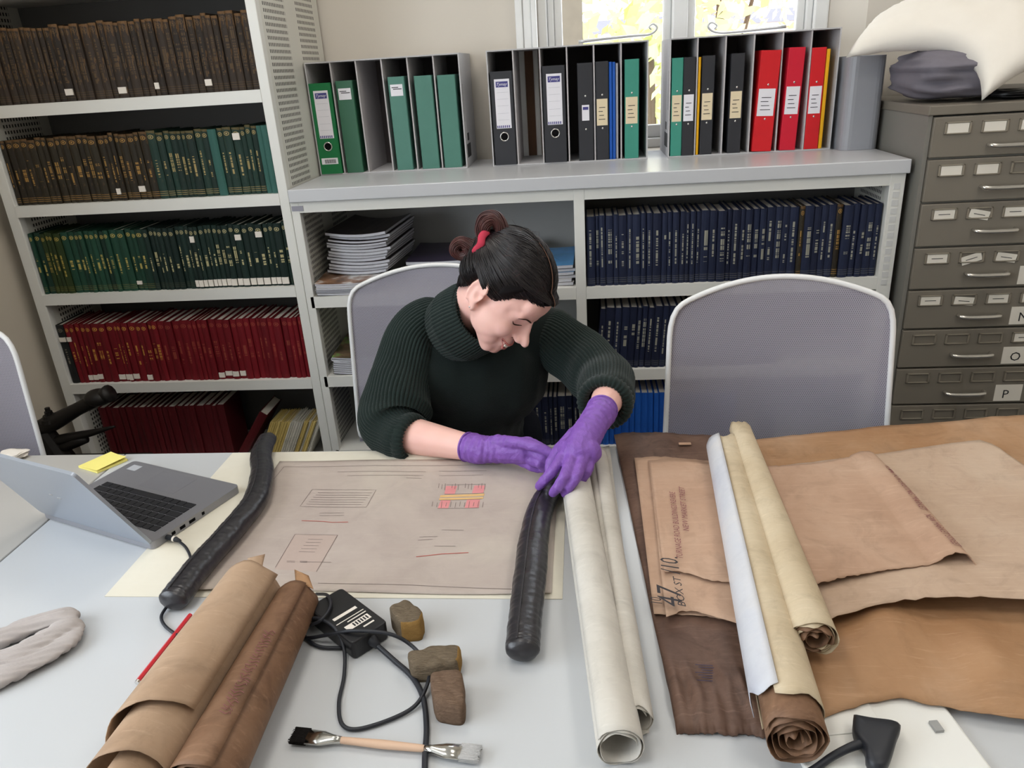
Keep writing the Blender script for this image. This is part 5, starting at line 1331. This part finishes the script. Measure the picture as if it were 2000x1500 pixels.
# ears: flattened shell with rim and lobe
for s in (-1, 1):
    Re = Matrix.Rotation(s * radians(-24), 3, 'Z')
    G += [hell((s * .078, -.012, -.010), (.0075, .018, .029), Re), hell((s * .077, -.002, -.038), (.0065, .0095, .011), Re)]
    rim = [(s * (.084 + .004 * -cos(t)), -.014 - .0175 * cos(t), -.007 + .030 * sin(t)) for t in [radians(a) for a in range(-75, 175, 16)]]
    G.append(g_move(g_tube([Vector(p) for p in rim], .0042, 8), HM))
# neck, trunk, arms
NB = aty(884, 641, 1.675); HB = hl(0, -.024, -.052)
RS, RE, RW = aty(815, 625, 1.67), aty(757, 842, 1.495), atz(938, 878, ZD + .040)
LS, LE, LWr = aty(1078, 655, 1.73), aty(1206, 742, 1.57), aty(1170, 812, 1.345)
CH, BE, PV = aty(925, 720, 1.71), aty(905, 850, 1.79), Vector((-.33, 1.83, .565))
G += [g_capsule(HB, NB, .049, .056, 18), g_capsule(NB, CH, .07, .12, 18), g_capsule(CH, BE, .125, .12, 18), g_capsule(BE, PV, .12, .13, 18), g_capsule(RS.lerp(LS, .1), LS, .042, .042, 16),
      g_capsule(RS.lerp(LS, .1), RE, .040, .040), g_capsule(RE, RE.lerp(RW, .35), .040, .041), g_capsule(RE.lerp(RW, .35), RW, .041, .0255), g_capsule(LS, LE, .048, .040), g_capsule(LE, LE.lerp(LWr, .35), .040, .039), g_capsule(LE.lerp(LWr, .35), LWr, .039, .0255)]
# ---- hands: joints in pixels + height over the floor
def J(px, py, z): return atz(px, py, z)
RH = {'palm': [(J(945, 878, .772), .027), (J(985, 878, .776), .029), (J(1022, 882, .778), .026)],
      'f': [[(J(1030, 864, .797), .0125), (J(1060, 876, .797), .0105), (J(1082, 890, .782), .0095), (J(1086, 899, .768), .008)],
            [(J(1028, 877, .785), .0125), (J(1059, 892, .783), .0105), (J(1079, 905, .768), .0095), (J(1074, 913, .757), .008)],
            [(J(1022, 890, .770), .012), (J(1052, 905, .768), .010), (J(1068, 914, .756), .009), (J(1060, 917, .748), .008)],
            [(J(1012, 898, .758), .011), (J(1036, 911, .753), .009), (J(1050, 917, .747), .008)]],
      't': [(J(968, 862, .795), .014), (J(1012, 864, .806), .012), (J(1052, 874, .803), .0105), (J(1080, 888, .790), .009)]}
LH = {'palm': [(J(1163, 820, .850), .029), (J(1146, 850, .838), .031), (J(1128, 882, .824), .029), (J(1148, 882, .822), .026), (J(1112, 878, .820), .024)],
      'f': [[(J(1100, 890, .818), .0125), (J(1080, 920, .808), .0105), (J(1063, 938, .790), .0095), (J(1053, 949, .774), .0085)],
            [(J(1116, 898, .820), .0125), (J(1102, 932, .812), .0105), (J(1089, 952, .794), .0095), (J(1080, 963, .778), .0085)],
            [(J(1136, 901, .817), .012), (J(1125, 933, .808), .0105), (J(1112, 952, .792), .0095), (J(1103, 963, .776), .0085)],
            [(J(1154, 895, .811), .0115), (J(1147, 920, .802), .0095), (J(1138, 936, .786), .0085), (J(1131, 944, .774), .0075)]],
      't': [(J(1122, 850, .825), .016), (J(1092, 878, .806), .0125), (J(1076, 903, .790), .0105), (J(1073, 920, .776), .009)]}
def hand_geo(Hd, k=1.0, cuff=None):
    gs = [g_chain([p for p, r in Hd['palm']], [r * k for p, r in Hd['palm']])]
    for ch in Hd['f'] + [Hd['t']]: gs.append(g_chain([p for p, r in ch], [r * k for p, r in ch]))
    for ch in Hd['f']: gs.append(g_capsule(Hd['palm'][1][0], ch[0][0], Hd['palm'][1][1] * .62 * k, ch[0][1] * 1.05 * k))
    gs.append(g_capsule(Hd['palm'][0][0], Hd['t'][0][0], Hd['palm'][0][1] * .8 * k, Hd['t'][0][1] * k))
    return gs
G += hand_geo(RH, .72) + hand_geo(LH, .72) + [g_capsule(RW, RH['palm'][0][0], .026, .02), g_capsule(LWr, LH['palm'][0][0], .026, .021)]
# legs under the desk
KN = [Vector((-.42, 1.42, .52)), Vector((-.22, 1.42, .52))]; AN = [Vector((-.43, 1.50, .09)), Vector((-.21, 1.50, .09))]; HP = [PV + Vector((-.09, 0, 0)), PV + Vector((.09, 0, 0))]
for k in (0, 1): G += [g_capsule(HP[k], KN[k], .078, .052), g_capsule(KN[k], AN[k], .050, .034), g_capsule(AN[k] + Vector((0, .03, -.03)), AN[k] + Vector((0, -.13, -.055)), .032, .025)]
body = pobj('body', g_join(*G), m_skin)
remesh(body, .003, 16, .5)
body.data.materials.clear(); body.data.materials.append(m_skin)
# sculpt the face: push sockets in, dent ear shells, smile folds
def brush(c, rad, d):
    c = Vector(c); d = Vector(d)
    for i, p in loc:
        q = (p - c).length_squared / (rad * rad)
        if q < 6: acc[i] = acc.get(i, Vector()) + d * exp(-q)
loc = [(v.index, HI @ v.co) for v in body.data.vertices if (v.co - H0).length < .17]; acc = {}
for s in (-1, 1):
    brush((s * .031, .082, .001), .0125, (0, -.0085, 0)); brush((s * .031, .080, .0005), .0085, (0, .0040, 0))
    brush((s * .088, -.006, -.012), .009, (-s * .009, 0, 0)); brush((s * .088, -.014, .004), .0075, (-s * .005, 0, 0))
    brush((s * .034, .078, -.052), .006, (0, -.0035, 0)); brush((s * .026, .084, -.040), .005, (0, -.003, 0))
    brush((s * .040, .066, -.030), .014, (0, .004, .001)); brush((s * .060, .058, .010), .012, (-s * .003, -.003, 0))
brush((0, .088, -.0655), .007, (0, -.006, 0)); brush((.012, .086, -.0645), .006, (0, -.005, 0)); brush((-.012, .086, -.0645), .006, (0, -.005, 0)); brush((0, .080, -.086), .006, (0, -.003, 0))
for i, d in acc.items(): body.data.vertices[i].co += HM.to_3x3() @ d
bm = bmesh.new(); bm.from_mesh(body.data); BV = BVHTree.FromBMesh(bm); bm.free()
def face(x, z, lift=.0):          # point on the face surface seen from the front, head-local x, z
    h_ = BV.ray_cast(hl(x, .25, z), -hf)
    return h_[0] + hf * lift if h_[0] else hl(x, .085, z)
# eyes cast down: lid line, lashes, brows
for s in (-1, 1):
    P = smooth_path([face(s * x, z, .0006) for x, z in ((.018, -.0035), (.024, -.0065), (.032, -.0080), (.040, -.0065), (.0455, -.002))], 4)
    pobj('eyelashes', g_tube(P, [.0005, .0012, .0014, .0013, .0006], 6), m_browm, body, smooth=True)
    P = smooth_path([face(s * x, z, .0012) for x, z in ((.012, .0125), (.021, .0155), (.032, .0175), (.041, .0155), (.047, .0110))], 4)
    pobj('eyebrow', g_tube(P, [.0022, .0026, .0024, .0018, .0006], 8, flat=.5), m_browm, body, smooth=True)
    pobj('nostril', g_ell(face(s * .0075, -.0395, -.0012), (.0028, .0028, .0022), 10, 6), m_mouth, body, smooth=True)
# smiling mouth: dark opening, row of teeth, lips
mx = [-.027, -.018, -.009, 0, .009, .018, .027]
def arc(zc, zs, lift): return [face(x, zc + zs * (x / .027) ** 2, lift) for x in mx]
up_ = arc(-.0595, .0075, .0012); lo_ = arc(-.0715, .0190, .0012)
pobj('mouth_opening', g_grid(lambda u, v: (lambda i, t: up_[i].lerp(up_[min(i + 1, 6)], t).lerp(lo_[i].lerp(lo_[min(i + 1, 6)], t), v))(min(int(u * 6), 5), u * 6 - min(int(u * 6), 5)), 18, 4), m_mouth, body, smooth=True)
for k in range(8):
    x = -.0175 + k * .005; a = face(x, -.0630 + .0065 * (x / .027) ** 2, .0016)
    pobj('tooth', g_move(g_ell((0, 0, 0), (.0025, .0016, .0036), 10, 6), Matrix.Translation(a) @ HM.to_3x3().to_4x4()), m_teeth, body, smooth=True)
pobj('upper_lip', g_tube(smooth_path([p + hf * .0005 for p in arc(-.0580, .0078, .0004)], 4), [.0008, .0018, .0025, .0022, .0025, .0018, .0008], 8), m_lip, body, smooth=True)
pobj('lower_lip', g_tube(smooth_path([p + hf * .0005 for p in arc(-.0735, .0210, .0004)], 4), [.0008, .0022, .0030, .0033, .0030, .0022, .0008], 8), m_lip, body, smooth=True)
pobj('ear_stud', g_ell(hl(.0815, -.003, -.041), (.0022, .0022, .0022), 10, 6), m_chrome, body, smooth=True)

# ---- hair
def pw(x, tb):
    if x <= tb[0][0]: return tb[0][1]
    for (a, b), (c, d) in zip(tb, tb[1:]):
        if x <= c: return b + (d - b) * (x - a) / (c - a)
    return tb[-1][1]
HL = [(-.12, -.070), (-.065, -.060), (-.045, -.030), (-.034, .004), (-.022, .030), (-.008, .036), (.006, .022), (.014, .000), (.022, .006), (.040, .038), (.060, .053), (.085, .060), (.12, .061)]
HC = Vector((0, -.012, .022))
HELL = [((0, -.016, .031), (.075, .090, .083)), ((0, .026, .014), (.068, .063, .072)), ((0, .070, .040), (.052, .022, .034)), ((0, -.03, -.04), (.052, .052, .05))]
def onhead(d, lift):
    """point on the smooth skull in direction d from its centre"""
    d = d.normalized(); best = .05
    for c, r in HELL:
        o_ = Vector([(HC[i] - c[i]) / r[i] for i in range(3)]); e_ = Vector([d[i] / r[i] for i in range(3)])
        A, B_, C2 = e_.dot(e_), o_.dot(e_), o_.dot(o_) - 1; dd = B_ * B_ - A * C2
        if dd > 0: best = max(best, (-B_ + sqrt(dd)) / A)
    return HC + d * (best + lift)
nu, nv = 180, 110; V, keep, idx = [], [], {}
cap = {}
for i in range(nv + 1):
    th = pi * .82 * i / nv
    for j in range(nu):
        ph = 2 * pi * j / nu; d = Vector((sin(th) * cos(ph), sin(th) * sin(ph), cos(th)))
        p = onhead(d, 0); k = max(0.0, min(1.0, (p.z - pw(p.y, HL)) / .034)); k = k * k * (3 - 2 * k)
        part = exp(-((p.x - .008) / .0035) ** 2) * (1 if p.y > -.03 else 0)
        cap[(i, j)] = (p + d * ((.0004 + (.0140 - .006 * max(0, min(1, -p.y / .07))) * k - .0030 * part * k)), p.z > pw(p.y, HL) - .001)
V = [HM @ cap[(i, j)][0] for i in range(nv + 1) for j in range(nu)]; Fc = []
for i in range(nv):
    for j in range(nu):
        q = [(i, j), (i + 1, j), (i + 1, (j + 1) % nu), (i, (j + 1) % nu)]
        if sum(cap[c][1] for c in q) >= 3: Fc.append(tuple(c[0] * nu + c[1] for c in q))
hair = pobj('hair', (V, Fc), hair_mat('hair_underlayer', rgb(12, 10, 11), rgb(22, 18, 19), .15, .75), smooth=True)
BUN = Vector((0.004, -.106, .048)); bd = (BUN - HC).normalized()
hr = random.Random(11); gs = []
def strand(d0, w, side, lift0, lift1, r, seed):
    pts = []; m_ = (d0 + bd + Vector((side * w, 0, 0))).normalized()
    for k in range(15):
        t = k / 14; d = d0 * (1 - t) ** 2 + m_ * 2 * t * (1 - t) + bd * t * t
        p = onhead(d, lift0 + (lift1 - lift0 - .007 * t) * min(1, t * 4) + .0012 * sin(seed + t * 6)); pts.append(HM @ p)
    return g_tube(pts, [r * .5, r, r, r, r * .8], 4)
for n_ in range(2000):
    s = hr.choice((-1, 1, 1)); q_ = hr.random()
    if q_ < .62:      # from the parting, the front ones sweeping low over the temple
        t = hr.random() ** 1.4; p = Vector((.008 + s * .002, .086 - .125 * t, .066 + .052 * sin(min(1, t * 1.15) * pi / 2)))
        gs.append(strand((p - HC).normalized(), hr.uniform(.5, 2.9) * (1.08 - .7 * t), s, .0118, .0160 + hr.uniform(-.0015, .002), hr.uniform(.0007, .0012), n_))
    else:                      # from the hairline round the temple, ear and nape
        y = hr.choice((hr.uniform(.0, .084), hr.uniform(.012, .06), hr.uniform(.03, .084), hr.uniform(-.065, .0))); z = pw(y, HL) + hr.uniform(-.003, .006); x = s * sqrt(max(0.0, 1 - (y / .088) ** 2)) * .07
        gs.append(strand((Vector((x, y, z)) - HC).normalized(), hr.uniform(.2, .8), s, .0010, .0150 + hr.uniform(-.0015, .002), hr.uniform(.0007, .0011), n_))
st = pobj('hair_strands', g_join(*gs), m_hair, hair, smooth=True); st['kind'] = 'stuff'
gs = []
for n_ in range(46):           # fly-away wisps
    d = Vector((hr.uniform(-.9, .9), hr.uniform(-1, .3), hr.uniform(.3, 1))).normalized(); p = onhead(d, .009); t = d.cross(Vector((hr.uniform(-1, 1), hr.uniform(-1, 1), hr.uniform(-1, 1)))).normalized()
    gs.append(g_tube([HM @ p, HM @ (p + t * .012 + d * .006), HM @ (p + t * .026 + d * hr.uniform(.006, .016))], [.0004, .0003, .0002], 3))
pobj('hair_wisps', g_join(*gs), m_hair2, hair)['kind'] = 'stuff'
Pp = [HM @ onhead((Vector((.008, .086 - .105 * t, .064 + .050 * sin(min(1, t * 1.15) * pi / 2))) - HC), .0145) for t in [k / 16 for k in range(17)]]
pobj('parting', g_tube(Pp, [.0005, .0009, .0010, .0009, .0007, .0003], 6), plain('scalp', rgb(132, 100, 84), .7, .2), hair, smooth=True)
# bun: loops of hair pulled through the band; band of red cloth
def hp(px, py, dy): return aty(px, py, dy)
YH = (HM @ BUN).y - .032
def lock(pts, rr, mat, name='bun_lock'):
    P = smooth_path(pts, 8); R = lerp_list(rr, len(P)); Pn, T, N = frames(P); gs = [g_tube(P, [r * .86 for r in R], 12)]
    for k in range(34):
        a = 2 * pi * k / 34 + hr.uniform(-.1, .1); tw = hr.uniform(1.5, 2.6); j = hr.uniform(.88, 1.06)
        gs.append(g_tube([Pn[i] + (N[i] * cos(a + tw * i / len(P)) + T[i].cross(N[i]) * sin(a + tw * i / len(P))) * R[i] * j for i in range(len(P))], .0010, 4))
    o = pobj(name, g_join(*gs), mat, hair, smooth=True); o['kind'] = 'stuff'; return o
BW = HM @ BUN
lock([hp(948, 474, YH), hp(942, 448, YH + .01), hp(948, 426, YH + .015), hp(968, 424, YH + .01), hp(980, 440, YH), hp(984, 458, YH - .005), hp(968, 470, YH - .01)], [.014, .015, .013, .012, .012, .012, .010], m_hair2)
lock([hp(946, 466, YH - .012), hp(948, 440, YH - .016), hp(962, 430, YH - .012), hp(974, 444, YH - .012), hp(972, 462, YH - .014)], [.010, .011, .010, .009, .007], m_hair2)
lock([hp(940, 480, YH), hp(922, 482, YH), hp(902, 474, YH), hp(890, 480, YH - .004), hp(888, 492, YH - .006), hp(900, 500, YH - .006), hp(912, 494, YH - .010), hp(908, 484, YH - .012)], [.016, .016, .013, .011, .010, .010, .009, .006], m_hair2)
lock([hp(938, 494, YH), hp(922, 500, YH + .004), hp(908, 494, YH + .008), hp(900, 480, YH + .008)], [.014, .013, .011, .008], m_hair)
bdir = (hp(915, 462, YH) - hp(965, 485, YH)).normalized()
bandc = hp(939, 474, YH - .014)
def band(n=40):
    a = bdir.orthogonal().normalized(); b = bdir.cross(a); rings = []
    for i in range(n):
        t = 2 * pi * i / n; d = a * cos(t) + b * sin(t); R = .0265 + .0015 * sin(t * 7)
        rings.append([bandc + d * (R + .0042 * cos(2 * pi * j / 10)) + bdir * (.0085 * sin(2 * pi * j / 10) + .002 * sin(t * 5)) for j in range(10)])
    V = [tuple(p) for q in rings for p in q]; Fc = []
    for i in range(n):
        for j in range(10): k = (i + 1) % n; l = (j + 1) % 10; Fc.append((i * 10 + j, k * 10 + j, k * 10 + l, i * 10 + l))
    return V, Fc
pobj('hair_band', band(), plain('raspberry_cloth', rgb(186, 58, 78), .8, .2, var=.1, nscale=60), hair, smooth=True, recalc=True)

# ---- sweater: plain knit trunk, ribbed sleeves and roll collar
lat = (LS - RS).normalized()
sw = pobj('sweater', g_join(g_capsule(NB + Vector((0, .01, -.035)), CH, .082, .150, 20), g_capsule(CH + lat * .05, CH - lat * .06, .140, .145, 20), g_capsule(CH, BE, .150, .150, 20), g_capsule(BE, PV, .150, .155, 20),
                            g_capsule(BE + lat * .05, BE - lat * .06, .135, .14, 20), g_capsule(RS + Vector((.03, 0, -.03)), NB + Vector((0, .02, -.03)), .055, .072, 18), g_capsule(LS, NB + Vector((0, .02, -.035)), .066, .072, 18)), m_knit)
remesh(sw, .006, 10, .5)
sw.data.materials.clear(); sw.data.materials.append(m_knit)
displace(sw, lambda p, n: p + n * (.006 * n3((p.x * 7 + p.z * 9, p.y * 6, p.z * 12)) + .003 * n3((p.x * 16, p.y * 10, p.z * 22))))   # soft folds
def ribbed(name, pts, rr, n_rib, amp, n=None, fold=.0, seed=0.0, sub=10, caps=False):
    P = smooth_path(pts, sub); n = n or n_rib * 6
    def rf(s, a):
        f = amp * (abs(cos(a * n_rib / 2)) ** .7 - .5) * 2
        w = fold * sin(s * 26 + 2.2 * sin(a + seed) + seed) * (0.35 + .65 * s) + fold * .8 * mnoise.noise(Vector((s * 7, cos(a) * 1.3 + seed, sin(a) * 1.3)))
        return 1 + f + w
    return pobj(name, g_tube(P, rr, n, caps=caps, rfun=rf), m_rib, sw, smooth=True, solid=0.0)
ribbed('sleeve', [aty(890, 640, 1.70), aty(845, 632, 1.665), aty(806, 668, 1.635), aty(788, 735, 1.585), aty(772, 795, 1.53), aty(772, 836, 1.487), aty(786, 850, 1.462), aty(806, 858, 1.446)], [.030, .062, .069, .072, .081, .073, .058, .047], 54, .024, fold=.06, seed=1)
ribbed('sleeve', [aty(1030, 640, 1.73), aty(1072, 655, 1.72), aty(1112, 684, 1.69), aty(1150, 716, 1.64), aty(1176, 742, 1.58), aty(1184, 762, 1.51), aty(1183, 778, 1.46), aty(1181, 788, 1.435)], [.035, .064, .070, .070, .068, .062, .056, .050], 52, .024, fold=.045, seed=3)
# turned-back cuff rolls
def cuff(c, ax, R, r, n_rib, flat=1.0):
    ax = Vector(ax).normalized(); a = ax.orthogonal().normalized(); b = ax.cross(a); rings = []; n = n_rib * 4
    for i in range(n):
        t = 2 * pi * i / n; d = a * cos(t) + b * sin(t); k = 1 + .10 * cos(t * n_rib)
        rings.append([Vector(c) + d * (R + r * k * cos(2 * pi * j / 12)) + ax * (r * 1.7 * k * sin(2 * pi * j / 12)) for j in range(12)])
    V = [tuple(p) for q in rings for p in q]; Fc = []
    for i in range(n):
        for j in range(12): k = (i + 1) % n; l = (j + 1) % 12; Fc.append((i * 12 + j, k * 12 + j, k * 12 + l, i * 12 + l))
    return V, Fc
pobj('cuff', cuff(aty(800, 856, 1.450), RW - RE, .0455, .011, 34), m_rib, sw, smooth=True, recalc=True)
pobj('cuff', cuff(aty(1182, 785, 1.445), LWr - LE, .0475, .012, 34), m_rib, sw, smooth=True, recalc=True)
na = (HB - NB).normalized()
ribbed('collar', [aty(878, 646, HB.y + .06), aty(898, 635, HB.y + .047), aty(920, 623, HB.y + .03), aty(938, 614, HB.y + .015), aty(944, 610, HB.y + .01), aty(945, 609.5, HB.y + .009)], [.074, .084, .084, .080, .076, .066], 64, .024, seed=5)

# ---- gloves
def glove(Hd, wrist, elbow, label):
    c = (elbow - wrist).normalized(); gs = hand_geo(Hd, 1.0) + [g_capsule(Hd['palm'][0][0], wrist + c * .004, .0295, .0305, 18), g_capsule(wrist + c * .002, wrist + c * .022, .0305, .0315, 18)]
    o = pobj('glove', g_join(*gs), m_glove); remesh(o, .0022, 5, .5); o.data.materials.clear(); o.data.materials.append(m_glove)
    def wr(p, n):
        q = p + n * (.0013 * n3((p.x * 90, p.y * 90, p.z * 90)) + .0012 * sin((p - wrist).dot(c) * 420 + 4 * n3((p.x * 30, p.y * 30, p.z * 30))) * exp(-((p - wrist).length / .06) ** 2))
        q.z = max(q.z, ZD + .004); return q
    displace(o, wr)
    o['label'] = label
    pobj('glove_hem', g_torus(wrist + c * .034, c, .0300, .0022, 32, 8), m_glove, o, smooth=True)
    return o
glove(RH, RW, RE, 'purple glove on the hand pinching the sheet')
glove(LH, LWr, LE, 'purple glove on the hand pressing the snake weight')
# ---- trousers and shoes, under the desk
G2 = []
for k in (0, 1): G2 += [g_capsule(HP[k], KN[k], .092, .066), g_capsule(KN[k], AN[k] + Vector((0, 0, .03)), .064, .052)]
G2.append(g_capsule(PV + Vector((-.07, .0, .0)), PV + Vector((.07, 0, 0)), .138, .138))
tr_ = pobj('trousers', g_join(*G2), m_jean); remesh(tr_, .008, 4); tr_.data.materials.clear(); tr_.data.materials.append(m_jean)
for k in (0, 1):
    c = AN[k]; pobj('shoe', g_join(g_capsule(c + Vector((0, .04, -.045)), c + Vector((0, -.15, -.052)), .042, .036), g_box(c.x - .042, c.x + .042, c.y - .19, c.y + .08, .0, .018)), m_blackp, smooth=False)
